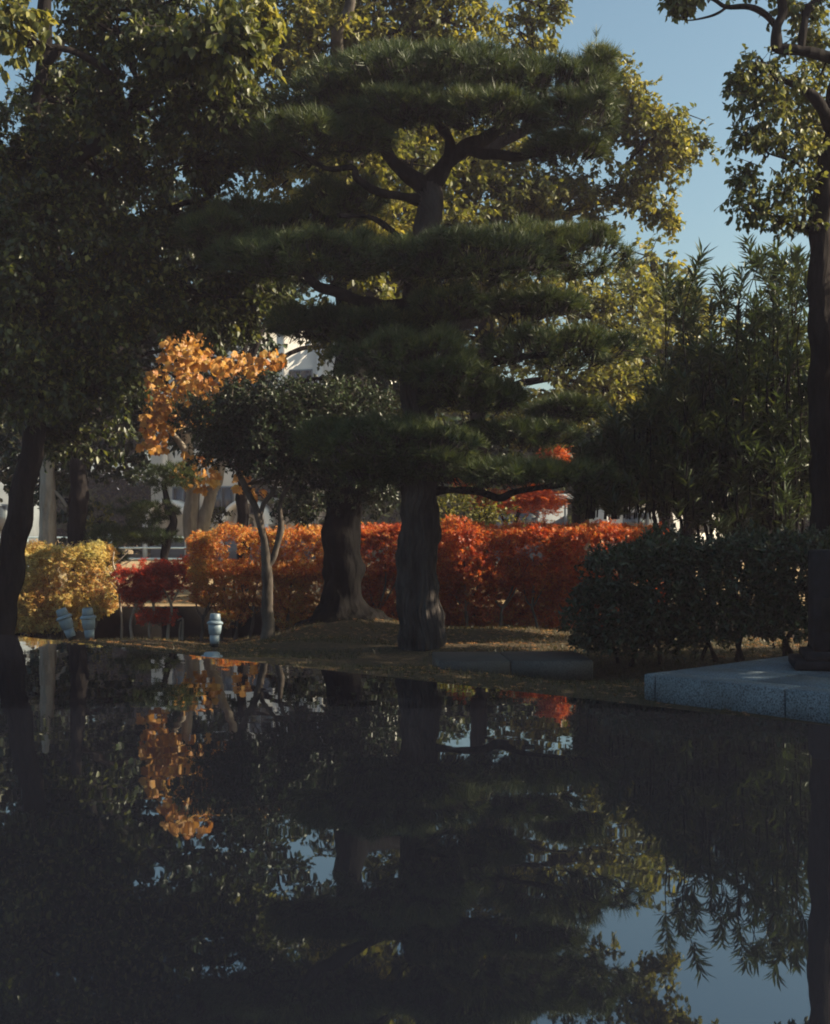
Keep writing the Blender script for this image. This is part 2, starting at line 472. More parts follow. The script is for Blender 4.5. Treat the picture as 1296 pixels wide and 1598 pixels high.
obj('ground', V, [Fq], M['ground'], smooth=True, kind='structure')
WALL_Y = 22.3
TZ = 0.05
xs = np.concatenate([[-900, -200, -60], np.arange(-30, 30.1, 1.0), [60, 200, 900]])
ys = np.concatenate([[WALL_Y + .12], np.arange(23.5, 70, 1.0), [90, 200, 1500]])
X, Y = np.meshgrid(xs, ys)
Z = TZ + .05 * g_noise(np.column_stack([X.ravel() * .4, Y.ravel() * .4, X.ravel() * 0])) * np.minimum(1, (Y.ravel() - WALL_Y) / 4)
w = len(xs); h = len(ys)
i, j = np.meshgrid(np.arange(h - 1), np.arange(w - 1), indexing='ij')
Fq = np.stack([i * w + j, i * w + j + 1, (i + 1) * w + j + 1, (i + 1) * w + j], -1).reshape(-1, 4)
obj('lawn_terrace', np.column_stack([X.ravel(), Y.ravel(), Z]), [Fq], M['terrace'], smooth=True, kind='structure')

# the far edge of the basin runs from A (left, far) to B (right, near)
EA = np.array([-4.34, 13.40]); EB = np.array([2.37, 7.30])
ed = (EB - EA) / np.linalg.norm(EB - EA)
en = np.array([ed[1], -ed[0]])       # towards the camera
if en @ (-EA) < 0: en = -en
def strip(a0, a1, n0, n1):
    c = [EA + ed * a0 + en * n0, EA + ed * a1 + en * n0, EA + ed * a1 + en * n1, EA + ed * a0 + en * n1]
    return np.array(c)
c = strip(-14, 22, -.004, 24)
obj('water', np.column_stack([c, np.full(4, WZ)]), [[(0, 1, 2, 3)]], M['water'], kind='structure')
basin = thing('stone_basin', (*(EA + ed * 4), 0), 'long raised dark stone basin brimming with mirror still water', 'basin')
k = 0
for a0 in np.arange(-14, 22, 1.5):
    c = strip(a0 + .003, a0 + 1.497, 0, .05)
    zt = WZ - .006
    V = np.vstack([np.column_stack([c, np.full(4, -.05)]), np.column_stack([c, np.full(4, zt)])])
    obj('rim_stone', V, [[(0, 1, 5, 4), (1, 2, 6, 5), (2, 3, 7, 6), (3, 0, 4, 7), (4, 5, 6, 7)]], M['dark_stone'], basin)
c = strip(-14, 22, .06, 24)
V = np.vstack([np.column_stack([c, np.full(4, .05)])])
obj('basin_floor', V, [[(0, 1, 2, 3)]], M['dark_stone'], basin)

# retaining wall behind the hedges
rw = thing('retaining_wall', (0, WALL_Y, 0), 'low dark retaining wall behind the maple stems', 'wall')
for a in np.arange(-14, 12, 1.2):
    r = box_vf(a + .004, a + 1.196, WALL_Y, WALL_Y + .16 + rng.uniform(0, .01), -.7, TZ + .005 + rng.uniform(0, .012), .006)
    obj('wall_stone', r[0], r[1:], M['wall_stone'], rw)

# ---------------------------------------------------------------- granite platform (right) and low slab
ang = math.atan2(-1.29, 1.18)                        # direction of the platform front
gp = thing('granite_platform', (*P(1150, 1075, 10.3)[:2], 0), 'speckled grey granite platform at the water edge on the right', 'platform')
c0 = np.array([1.95, 10.95])
def plat(u0, u1, v0, v1, z0, z1, name, mat, parent, b=.006, a=ang, c=c0):
    # u along the front, v backwards
    r = box_vf(u0, u1, v0, v1, z0, z1, b)
    V = rotz(r[0], a, c)
    return obj(name, V, r[1:], mat, parent)
us = [0, .12, 1.36, 2.6, 3.9]
for u0, u1 in zip(us[:-1], us[1:]):
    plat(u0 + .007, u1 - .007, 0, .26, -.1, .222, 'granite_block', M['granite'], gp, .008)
for vi, (v0, v1) in enumerate(((.26, .95), (.95, 1.65), (1.65, 2.4))):
    for u0, u1 in ((0, .9), (.9, 1.9), (1.9, 2.9), (2.9, 3.9)):
        s = 0
        plat(max(0, u0 + s) + .003, min(3.9, u1 + s) - .003, v0 + .003, v1 - .003, -.1, .218, 'granite_slab', M['granite'], gp, .004)

mo = thing('stone_monument', (*P(1290, 1047, 11.3)[:2], .22), 'dark stone monument standing on the granite platform at the right border', 'monument')
mc = P(1240, 1047, 11.2)
plat(0, .95, 0, .7, .22, .30, 'base', M['dark_stone'], mo, .012, a=radians(-12), c=mc[:2])
plat(.09, .9, .05, .62, .30, .38, 'base', M['dark_stone'], mo, .012, a=radians(-12), c=mc[:2])
plat(.16, .86, .12, .55, .38, 1.27, 'stone_body', M['dark_stone'], mo, .02, a=radians(-12), c=mc[:2])
plat(.24, .72, .112, .135, .55, .85, 'plaque', M['wall_stone'], mo, .004, a=radians(-12), c=mc[:2])

ls = thing('low_slab', (*P(760, 1055, 12.6)[:2], 0), 'low dark stone slab lying on the ground right of the pine', 'slab')
lc = np.array([P(684, 1055, 12.66)[0], 12.66])
for u0, u1 in ((0, .72), (.72, 1.55)):
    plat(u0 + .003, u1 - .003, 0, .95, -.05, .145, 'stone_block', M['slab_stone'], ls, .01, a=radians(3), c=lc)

# ---------------------------------------------------------------- spot lamps
def lathe(profile, seg=24):
    pr = np.array(profile, float)
    a = np.linspace(0, 2 * np.pi, seg, endpoint=False)
    V = np.stack([pr[:, 0:1] * np.cos(a), pr[:, 0:1] * np.sin(a), np.repeat(pr[:, 1:2], seg, 1)], -1).reshape(-1, 3)
    n = len(pr)
    i, j = np.meshgrid(np.arange(n - 1), np.arange(seg), indexing='ij'); jn = (j + 1) % seg
    return V, np.stack([i * seg + j, i * seg + jn, (i + 1) * seg + jn, (i + 1) * seg + j], -1).reshape(-1, 4)
def rot_axis(V, lean, side):
    # lean to the left (-x) by `side`, forward by `lean`
    cx, sx = math.cos(side), math.sin(side)
    x, z = V[:, 0] * cx - V[:, 2] * sx, V[:, 0] * sx + V[:, 2] * cx
    V = np.column_stack([x, V[:, 1], z])
    cy_, sy_ = math.cos(lean), math.sin(lean)
    y, z = V[:, 1] * cy_ - V[:, 2] * sy_, V[:, 1] * sy_ + V[:, 2] * cy_
    return np.column_stack([V[:, 0], y, z])
def spot(px, py, D, side, lean, label):
    base = P(px, py, D)
    t = thing('garden_spotlight', (base[0], base[1], base[2]), label, 'spotlight', 'grey blue garden spotlights by the water')
    s = D / 16.2 * .92
    parts = [('lamp_foot', [(0, .0), (.050, .0), (.062, .03), (.062, .05), (0, .05)], 'rubber'),
             ('lower_housing', [(0, .045), (.060, .045), (.066, .09), (.070, .165), (0, .165)], 'lamp_paint'),
             ('middle_housing', [(0, .168), (.066, .168), (.080, .180), (.090, .25), (.094, .315), (0, .315)], 'lamp_paint'),
             ('collar', [(0, .312), (.098, .312), (.112, .322), (.112, .338), (.086, .362), (0, .362)], 'lamp_paint'),
             ('cap', [(0, .36), (.078, .36), (.076, .40), (.070, .455), (.062, .462), (.058, .445), (0, .440)], 'lamp_paint')]
    for nme, prof, m in parts:
        V, Fq = lathe([(r, z) for r, z in prof])
        V = rot_axis(V, lean, side) * s + base
        obj(nme, V, [Fq], M[m], t, smooth=False)
    st = np.array([[base[0], base[1], -.03], [base[0], base[1], base[2] + .02]])
    v, q, tr = tube(st, [.02, .018], 8, 4)
    obj('stake', v, [q, tr], M['rubber'], t)
spot(114, 999, 19.0, radians(20), radians(4), 'tilted grey blue spotlight, leftmost of the pair under the yellow maple')
spot(141, 1001, 18.7, radians(4), radians(3), 'grey blue spotlight standing nearly upright beside the tilted one under the yellow maple')
spot(335, 1010, 16.8, radians(-1), radians(-3), 'grey blue spotlight standing alone in front of the dark wall')
dc = P(331, 1026, 0)
D_ = 14.5; b0 = P(331, 1026, D_)
jb = thing('ground_cap', (b0[0], b0[1], 0), 'round grey blue cap set in the ground in front of the lone spotlight', 'cap')
V, Fq = lathe([(0, .055), (.075, .052), (.09, .04), (.095, -.03)]); obj('lid', V + np.array([b0[0], b0[1], 0]), [Fq], M['lamp_paint'], jb)
V, Fq = lathe([(.096, .02), (.12, .015), (.125, -.03)]); obj('flange', V + np.array([b0[0], b0[1], 0]), [Fq], M['lamp_paint'], jb)

# ---------------------------------------------------------------- buildings and fence far behind
def building():
    D = 52
    x0, x1 = P(225, 0, D)[0], P(560, 0, D)[0]
    t = thing('white_building', ((x0 + x1) / 2, D, TZ), 'white rendered building behind the trees left of the pine', 'building')
    a = radians(-14); c = (x0, D + 1.4)
    W = (x1 - x0) / math.cos(a)
    def bx(name, u0, u1, v0, v1, z0, z1, mat, par=t):
        r = box_vf(u0, u1, v0, v1, z0, z1)
        V = rotz(r[0], a, c)
        return obj(name, V - (np.array(t.location) if par is not t else 0), r[1:], mat, par) if False else obj2(name, V, r[1:], mat, par, t)
    def obj2(name, V, faces, mat, par, root):
        o = bpy.data.objects.new(name, mesh_data(name, V - np.array(root.location), faces, mat))
        col.objects.link(o); o.parent = par
        return o
    bx('wall', 0, W, 0, 6, TZ - .3, 9.3, M['render_white'])
    bx('roof', -.3, W + .3, -.3, 6.3, 9.3, 9.6, M['grey_paint'])
    bx('plinth', 0, W, -.04, 0, TZ, .95, M['grey_paint'])
    for k in range(5):
        bx('pilaster', .5 + k * 1.7, .78 + k * 1.7, -.16, 0, .95, 9.28, M['render_white'])
    for zz in (1.9, 4.9, 6.6):
        for k in range(4):
            u = .98 + k * 1.7
            f = bx('window', u, u + 1.0, -.05, 0, zz, zz + 1.15, M['grey_paint'])
            bx('pane', u + .06, u + .48, -.062, -.05, zz + .06, zz + 1.09, M['window_glass'], f)
            bx('pane', u + .52, u + .94, -.062, -.05, zz + .06, zz + 1.09, M['window_glass'], f)
    # arched porch
    for u in (1.2, 4.6):
        V = []; F_ = []
        seg = 16
        for s in range(seg + 1):
            th = math.pi * s / seg
            for rr in (.85, 1.0):
                for v in (-1.2, -.2):
                    V.append((u + rr * math.cos(th), v, 1.5 + rr * math.sin(th)))
        for s in range(seg):
            b = s * 4; n = b + 4
            F_ += [(b, b + 1, n + 1, n), (b + 2, n + 2, n + 3, b + 3), (b, n, n + 2, b + 2), (b + 1, b + 3, n + 3, n + 1)]
        V = rotz(np.array(V), a, c)
        obj2('porch_arch', V, [np.array(F_)], M['render_white'], t, t)
        for uu in (u - 1.0, u + .85):
            bx('porch_post', uu, uu + .15, -1.2, -1.05, TZ, 1.5, M['render_white'])
building()
def low_building(px0, px1, D, ztop, label, name='low_white_building', wm_='render_white'):
    x0, x1 = P(px0, 0, D)[0], P(px1, 0, D)[0]
    t = thing(name, ((x0 + x1) / 2, D, TZ), label, 'building')
    def bx(nm, a0, a1, b0, b1, c0_, c1_, mat, par=None):
        r = box_vf(a0, a1, b0, b1, c0_, c1_)
        o = bpy.data.objects.new(nm, mesh_data(nm, r[0] - np.array(t.location), r[1:], mat)); col.objects.link(o); o.parent = par or t
        return o
    bx('wall', x0, x1, D, D + 4, TZ - .3, ztop, M[wm_])
    bx('roof', x0 - .2, x1 + .2, D - .25, D + 4.2, ztop, ztop + .18, M['grey_paint'])
    n = max(1, int((x1 - x0) / 1.6))
    for k in range(n):
        u = x0 + (x1 - x0) * (k + .5) / n - .45
        f = bx('window', u, u + .9, D - .04, D, 1.2, min(ztop - .3, 2.2), M['grey_paint'])
        bx('pane', u + .06, u + .84, D - .052, D - .04, 1.26, min(ztop - .36, 2.14), M['window_glass'], f)
    for k in range(n + 1):
        u = x0 + (x1 - x0 - .1) * k / n
        bx('pillar', u, u + .1, D - .12, D, TZ, ztop, M[wm_])
low_building(760, 885, 46, 2.4, 'grey low building seen under the red maple leaves', wm_='grey_paint')
low_building(945, 1135, 44, 2.2, 'pale low building glimpsed above the dark evergreen hedge')
low_building(-120, 30, 45, 3.9, 'pale building glimpsed behind the dark leaning trunk at the left', wm_='grey_paint')

fe = thing('railing_fence', (*P(150, 886, 40)[:2], TZ), 'pale blue railing fence with three rails beyond the lawn', 'fence')
xa, xb = P(-60, 0, 40)[0], P(330, 0, 40)[0]
for z in (.42, .76, 1.08):
    v, q, tr = tube([(xa, 40, z), (xb, 40, z)], [.028, .028], 8, 6)
    obj('rail', v, [q, tr], M['fence_paint'], fe)
px = 42 - 130
while px < 340:
    x = P(px, 0, 40)[0]
    r = box_vf(x - .05, x + .05, 39.96 + .001, 40.04, TZ - .1, 1.2, .005)
    obj('post', r[0], r[1:], M['fence_paint'], fe)
    px += 130

# ---------------------------------------------------------------- trees
def path_px(pts):
    return np.array([P(a, b, d) for a, b, d, *_ in pts])

def crown(tree, lobes, per_m3, leaf, mat, k=9, twig_len=.3, shape='kite', droop=.5, thr=-.5, freq=.7, seed=1, lo=.35, ratio=.45, joints=None, twig_r=.006, spread=.9, limb_mat=None, branch_k=7, maxn=9000, limb_r=.05, name='foliage'):
    """leaves on twigs in lumpy lobes; limbs run from trunk points to every lobe"""
    acc = Acc(); tw = Acc(); br = Acc()
    for li, (c, r) in enumerate(lobes):
        vol = 4.19 * r[0] * r[1] * r[2]
        n = int(min(maxn, max(40, per_m3 * vol)))
        p, d = lobe_pts(c, r, n, seed * 31 + li, freq, thr, lo)
        n = len(p)
        if n == 0: continue
        td = nrm(d * .6 + rdir(n) * .7 + np.array([0, 0, -.15 * droop]))
        tl = twig_len * rng.uniform(.6, 1.3, n)
        a0 = p - td * (tl * .5)[:, None]; a1 = p + td * (tl * .5)[:, None]
        V, q = prisms(a0, a1, twig_r, twig_r * .4); tw.add(V, q)
        t = (np.arange(k) + .5) / k
        C = (a0[:, None, :] + (a1 - a0)[:, None, :] * t[None, :, None]).reshape(-1, 3)
        TD = np.repeat(td, k, 0)
        A = nrm(TD * .5 + rdir(n * k) * spread + np.array([0, 0, -droop]))
        Nn = rdir(n * k) * .7 + np.array([0, 0, .8])
        L = leaf * rng.uniform(.65, 1.25, n * k)
        leaves(acc, C, A, Nn, L, L * ratio, shape)
        # branches
        if joints is not None and len(joints):
            J = np.asarray(joints)
            cost = np.linalg.norm(J[:, :3] - c, axis=1) + np.maximum(0, J[:, 2] - c[2]) * 1.2
            j = J[np.argmin(cost)]
            mid = (j[:3] + c) / 2 + np.array([0, 0, .12 * np.linalg.norm(c - j[:3])]) + rng.normal(0, .1, 3)
            R0 = limb_r * (1 + .25 * max(r))
            v, qq, tt = tube([j[:3], mid, c], [R0, R0 * .7, R0 * .4], 8, 12, rough=.2, seed=li + seed, wob=.04)
            br.add(v, qq, tt)
            kk = min(branch_k, n)
            idx = rng.choice(n, kk, replace=False)
            for q_ in idx:
                e = p[q_]; s = c + (mid - c) * rng.uniform(0, .5)
                m1 = (s + e) / 2 + rng.normal(0, .08, 3) * np.linalg.norm(e - s)
                v, qq, tt = tube([s, m1, e], [R0 * .38, R0 * .22, R0 * .09], 5, 7, seed=int(q_) % 91, wob=.02)
                br.add(v, qq, tt)
    acc.build(name, mat, tree, kind='stuff')
    tw.build('twigs', M['twig'], tree, kind='stuff')
    br.build('branches', limb_mat or M['bark_dark'], tree, smooth=True, kind='stuff')

def trunk(tree, pts, mat, seg=20, n=60, rough=.12, furrow=.08, seed=1, name='trunk', wob=.02, nf=9):
    """pts: (px,py,D,radius_px)"""
    p = path_px(pts); r = np.array([a[3] * a[2] / F for a in pts])
    v, q, t = tube(p, r, seg, n, rough, furrow, seed, wob, nf)
    return obj(name, v, [q, t], mat, tree, smooth=True)

def J(pts, n=14, start=.3):
    p = smooth_path(path_px(pts), n)
    return p[int(n * start):]

# ---- 1. black pine -------------------------------------------------
D0 = 15.4
pine = thing('black_pine', (*P(655, 1015, D0)[:2], 0), 'cloud pruned black pine with layered needle pads at the water edge, centre', 'tree')
tp = [(656, 1045, D0, 36), (655, 1010, D0, 33.5), (656, 975, D0, 32), (654, 900, D0, 29.5), (654, 820, D0, 28), (655, 760, D0, 26), (652, 690, D0, 24), (652, 600, D0, 23), (650, 520, D0 + .05, 22), (656, 460, D0 + .1, 21), (665, 400, D0 + .1, 19), (668, 330, D0, 18), (668, 290, D0, 18)]
trunk(pine, tp, M['bark_pine'], 110, 260, .10, .13, 3, nf=17)
def limb(tree, pts, mat, seed=0, seg=12, n=26, wob=.012, name='branch'):
    return trunk(tree, pts, mat, seg, n, .22, .06, seed, name, wob, 5)
limbs = [
    [(668, 300, D0, 15), (640, 275, D0, 13), (612, 250, D0 - .1, 11), (600, 225, D0 - .1, 9), (612, 200, D0, 7), (600, 165, D0, 5)],
    [(612, 250, D0 - .1, 8), (590, 225, D0 - .3, 7), (560, 190, D0 - .3, 5), (520, 170, D0 - .4, 4)],
    [(668, 295, D0, 15), (690, 265, D0, 14), (725, 232, D0, 12), (760, 215, D0 + .1, 10), (800, 180, D0 + .2, 7), (850, 150, D0 + .2, 5)],
    [(725, 235, D0, 9), (765, 240, D0 - .2, 8), (810, 245, D0 - .3, 7), (860, 232, D0 - .4, 5), (920, 225, D0 - .4, 3)],
    [(700, 250, D0, 9), (700, 215, D0 - .1, 8), (680, 185, D0 - .2, 6), (690, 150, D0 - .2, 4)],
    [(655, 312, D0, 9), (620, 305, D0 - .2, 7), (590, 298, D0 - .4, 6), (560, 280, D0 - .5, 6), (552, 262, D0 - .5, 5), (510, 262, D0 - .6, 4), (450, 230, D0 - .7, 3)],
    [(655, 395, D0, 6), (625, 372, D0 - .3, 4.5), (605, 355, D0 - .5, 4), (575, 340, D0 - .6, 3.5), (530, 335, D0 - .6, 3)],
    [(655, 480, D0, 14), (600, 478, D0 - .3, 12), (560, 470, D0 - .7, 11), (520, 455, D0 - .9, 9), (495, 447, D0 - 1.0, 8), (470, 420, D0 - 1.0, 5)],
    [(650, 405, D0, 9), (560, 390, D0 + .5, 6), (450, 365, D0 + .6, 4)],
    [(660, 430, D0, 10), (720, 425, D0 - .3, 8), (800, 420, D0 - .4, 6), (900, 415, D0 + .3, 4)],
    [(655, 520, D0, 9), (690, 500, D0, 8), (740, 488, D0 + .1, 7), (790, 480, D0 + .1, 5), (850, 470, D0 + .2, 4)],
    [(655, 640, D0, 9), (700, 600, D0, 8), (745, 575, D0, 7.5), (790, 560, D0, 6), (880, 550, D0 - .1, 4)],
    [(750, 575, D0, 5), (772, 545, D0 + .1, 4.5), (790, 520, D0 + .1, 4), (800, 495, D0 + .1, 3)],
    [(655, 610, D0 - .1, 7), (670, 612, D0 - .3, 5), (700, 605, D0 - .4, 3.5)],
    [(650, 560, D0, 8), (600, 555, D0 - .3, 6), (540, 520, D0 - .4, 4)],
    [(650, 700, D0, 9), (600, 705, D0 - .5, 7), (540, 695, D0 - .7, 5)],
    [(660, 690, D0, 7), (740, 660, D0, 5), (800, 680, D0, 4)],
    [(670, 768, D0, 7), (700, 764, D0, 6), (745, 766, D0 - .1, 6), (780, 778, D0 - .2, 5.5), (810, 768, D0 - .2, 5), (880, 755, D0 - .3, 3.5)],
]
for k, l in enumerate(limbs):
    limb(pine, l, M['bark_dark'], seed=20 + k)
pads = [  # px, py, half width, half height, D offset
    (690, 132, 170, 40, .1), (560, 150, 115, 48, .3), (850, 140, 105, 50, -.1), (900, 190, 62, 52, -.5), (470, 215, 105, 32, -.5), (560, 215, 50, 24, -.4), (760, 175, 90, 24, -.6), (640, 170, 90, 24, -.5),
    (880, 232, 62, 20, -.4), (930, 120, 35, 30, .1),
    (430, 355, 135, 34, .5), (535, 315, 60, 26, .3), (485, 408, 120, 36, -.8), (360, 378, 70, 24, .2),
    (740, 410, 135, 42, -.6), (900, 402, 85, 40, .3), (820, 385, 90, 30, .2), (660, 400, 65, 30, -.9),
    (560, 510, 105, 26, -.2), (640, 562, 120, 36, -.7), (870, 545, 105, 30, -.2), (745, 620, 78, 26, -.2),
    (620, 692, 125, 32, -.8), (520, 690, 60, 30, -.6), (815, 678, 70, 20, 0), (815, 741, 130, 17, -.3), (590, 738, 75, 24, -.2), (700, 478, 60, 20, -.5), (830, 475, 90, 16, .1),
    (700, 585, 60, 22, -.9), (880, 640, 60, 18, .5), (420, 245, 45, 20, -.3), (640, 120, 120, 34, .5), (680, 725, 60, 24, -.6), (400, 402, 70, 26, -.6), (335, 362, 55, 26, -.2), (560, 400, 60, 28, -.7), (470, 505, 50, 22, 0)]
def pad(px, py, hw, hh, dD, seed):
    D = D0 + dD
    c = P(px, py, D); rx = hw * D / F; rz = hh * D / F; ry = max(.42, rx * .8)
    acc = Acc(); tw = Acc()
    hh *= 1.05; hh *= 1.12; n = int(400 * rx * ry) + 90
    a = rng.uniform(0, 2 * np.pi, n); rr = np.sqrt(rng.uniform(0, 1, n))
    nz = SineNoise(1.4, seed=seed)
    out = 1 + .14 * nz(np.column_stack([np.cos(a), np.sin(a), a * 0]) * 1.0)
    x = rr * np.cos(a) * rx * out; y = rr * np.sin(a) * ry * out
    dome = np.sqrt(np.maximum(0, 1 - rr ** 2))
    lump = .18 * SineNoise(1.6, seed=seed + 1)(np.column_stack([x + px, y, x * 0]))
    top = rng.uniform(0, 1, n) < .8
    z = np.where(top, rz * (1.0 * dome + lump * 1.1 - .15) - rng.uniform(0, .25, n) * rz, -rz * (.25 + .5 * dome * rng.uniform(.3, 1, n)))
    B = c + np.column_stack([x, y, z])
    nd = np.column_stack([x / rx * .75, y / ry * .75, np.where(top, .75, .12)]) + rdir(n) * .28
    nd = nrm(nd)
    V, q = prisms(B - nd * .16, B + nd * .03, .008, .005); tw.add(V, q)
    k = 36
    t = rng.uniform(-.05, .02, (n, k, 1))
    C = (B[:, None, :] + nd[:, None, :] * t).reshape(-1, 3)
    A = nrm(np.repeat(nd, k, 0) * .8 + rdir(n * k) * .85 + np.array([0, 0, .1]))
    L = np.repeat(.155 * rng.uniform(.7, 1.25, n), k) * rng.uniform(.8, 1.1, n * k)
    leaves(acc, C, A, rdir(n * k), L, .0098, 'needle')
    o = acc.build('needle_pad', M['needle'], pine, kind='stuff')
    tw.build('pad_twigs', M['bark_pine'], pine, kind='stuff')
for k, pd in enumerate(pads): pad(*pd, seed=100 + k)
# bare twigs with a candle above the top right pad
for (a, b) in ((925, 75), (940, 92)):
    acc = Acc(); c = P(a, b, D0); 
    n = 5; Bc = c + np.column_stack([rng.normal(0, .05, n), rng.normal(0, .05, n), np.linspace(-.25, .12, n)])
    nd = nrm(np.column_stack([rng.normal(0, .25, n), rng.normal(0, .2, n), np.ones(n)]))
    k = 26
    C = (Bc[:, None, :] + nd[:, None, :] * rng.uniform(-.06, .06, (n, k, 1))).reshape(-1, 3)
    leaves(acc, C, nrm(np.repeat(nd, k, 0) + rdir(n * k) * .6), rdir(n * k), .13, .006, 'needle')
    acc.build('shoot', M['needle'], pine, kind='stuff')

# ---- 2. big broadleaf tree behind the pine --------------------------
DC = 19.4
cam_t = thing('broadleaf_tree', (*P(535, 985, DC)[:2], 0), 'tall broadleaf tree with thick flared trunk and gold green crown behind the pine', 'tree')
tp = [(540, 1000, DC, 92), (539, 984, DC, 80), (538, 968, DC, 64), (536, 952, DC, 42), (535, 935, DC, 32), (535, 905, DC, 29.5), (535, 850, DC, 28), (536, 760, DC, 26), (540, 650, DC, 24), (545, 500, DC + .2, 21), (540, 350, DC + .5, 19), (530, 200, DC + .6, 15), (535, 60, DC + .6, 12), (545, -60, DC + .6, 9), (550, -200, DC + .6, 6)]
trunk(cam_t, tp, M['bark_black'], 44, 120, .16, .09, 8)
limb(cam_t, [(532, 110, DC + .4, 10), (525, 60, DC - .4, 8), (545, 10, DC - .6, 8), (548, -40, DC - .6, 7)], M['bark_grey'], 31)
JC = np.vstack([J(tp, 16, .5)])
big_limbs = [
    [(540, 420, DC + .3, 14), (640, 300, DC + 1.5, 12), (780, 220, DC + 2.5, 9), (900, 190, DC + 3, 7), (990, 200, DC + 3.4, 4)],
    [(545, 480, DC + .3, 12), (700, 400, DC + 2, 10), (850, 340, DC + 3.5, 7), (960, 310, DC + 4, 4)],
    [(545, 560, DC + .3, 12), (680, 520, DC + 3, 9), (800, 480, DC + 4.5, 7), (900, 480, DC + 5, 5)],
    [(540, 300, DC + .4, 10), (440, 200, DC + 1, 8), (380, 120, DC + 1, 5)],
    [(535, 120, DC + .6, 9), (640, 40, DC + 1, 7), (720, -20, DC + 1, 5)]]
for k, l in enumerate(big_limbs):
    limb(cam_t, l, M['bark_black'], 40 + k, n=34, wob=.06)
    JC = np.vstack([JC, J(l, 8, .3)])
L = [lobe(1010, 225, 22, 85, 70), lobe(1050, 205, 22, 48, 36), lobe(940, 150, 22, 65, 50), lobe(1010, 300, 22, 45, 45), lobe(960, 120, 22, 40, 25), lobe(1065, 240, 22, 32, 26),
     lobe(990, 160, 21.7, 35, 30), lobe(1040, 340, 22, 25, 20),
     lobe(700, 30, 20, 80, 65), lobe(600, 40, 20, 95, 75), lobe(500, 60, 19.5, 80, 70), lobe(430, 40, 19, 70, 70), lobe(660, 90, 21, 90, 45), lobe(830, 40, 21, 48, 42), lobe(860, 10, 21, 35, 20), lobe(800, 80, 22, 50, 30),
     lobe(640, 220, 22, 110, 70), lobe(780, 300, 22, 120, 60), lobe(880, 330, 22.5, 100, 50), lobe(740, 230, 23, 90, 55), lobe(480, 270, 22, 100, 70), lobe(620, 350, 22, 110, 50),
     lobe(440, 160, 19.5, 70, 60), lobe(600, -60, 20, 140, 60), lobe(780, -60, 21, 70, 30), lobe(740, 390, 22, 90, 40), lobe(520, 370, 21, 80, 50), lobe(660, 440, 23, 90, 40), lobe(830, 420, 23, 70, 40), lobe(560, 240, 18, 70, 50), lobe(590, 330, 18, 80, 50), lobe(540, 430, 18, 80, 50), lobe(560, 160, 18.2, 60, 40), lobe(650, 250, 19.6, 60, 50), lobe(700, 350, 20, 70, 40)]
crown(cam_t, L[:8], 190, .10, M['gold_green'], k=9, shape='ovate', thr=-.35, freq=.8, seed=3, joints=JC, ratio=.72, droop=.6, maxn=1900, spread=1.1)
crown(cam_t, L[8:], 185, .11, M['gold_green'], k=9, shape='kite', thr=-.6, freq=.8, seed=4, joints=JC, ratio=.62, droop=.6, maxn=2200)

# ---- 3. second broadleaf tree further right, mid height ---------------
t3 = thing('leafy_tree', (*P(860, 900, 25)[:2], TZ), 'leafy gold green tree behind the right side of the pine', 'tree')
tp3 = [(760, 905, 25, 16), (752, 800, 25, 14), (748, 700, 25, 13), (752, 600, 25, 12), (760, 500, 25, 11), (790, 400, 25, 8), (830, 330, 25, 5)]
trunk(t3, tp3, M['bark_dark'], 20, 60, seed=12)
J3 = J(tp3, 14, .4)
L = [lobe(850, 470, 25, 120, 60), lobe(960, 500, 25, 90, 70), lobe(880, 590, 24.5, 120, 60), lobe(720, 500, 25.5, 90, 70), lobe(720, 600, 26, 90, 60), lobe(960, 610, 24, 80, 50), lobe(840, 660, 24.5, 80, 40), lobe(620, 460, 26, 70, 60), lobe(520, 520, 26, 60, 45)]
crown(t3, L, 75, .13, M['gold_green'], k=9, shape='kite', thr=-.5, freq=.6, seed=5, joints=J3, ratio=.6, maxn=2200)
t4 = thing('yellow_green_tree', (*P(1030, 880, 30)[:2], TZ), 'sunlit yellow green tree rising left of the oleander tips', 'tree')
tp4 = [(1040, 870, 30, 11), (1035, 700, 30, 10), (1030, 560, 30, 8), (1025, 450, 30, 6), (1020, 400, 30, 3)]
trunk(t4, tp4, M['bark_dark'], 14, 40, seed=13)
L = [lobe(1010, 400, 30, 42, 34), lobe(1020, 450, 30, 62, 48), lobe(1060, 490, 29.5, 65, 50), lobe(1000, 530, 29, 65, 55), lobe(1090, 540, 29, 70, 60), lobe(1040, 600, 29, 90, 60), lobe(1120, 620, 29.5, 80, 70), lobe(980, 460, 29, 45, 40)]
crown(t4, L, 60, .14, M['gold_green'], k=9, thr=-.45, freq=.6, seed=6, joints=J(tp4, 10, .4), ratio=.75, maxn=1300)

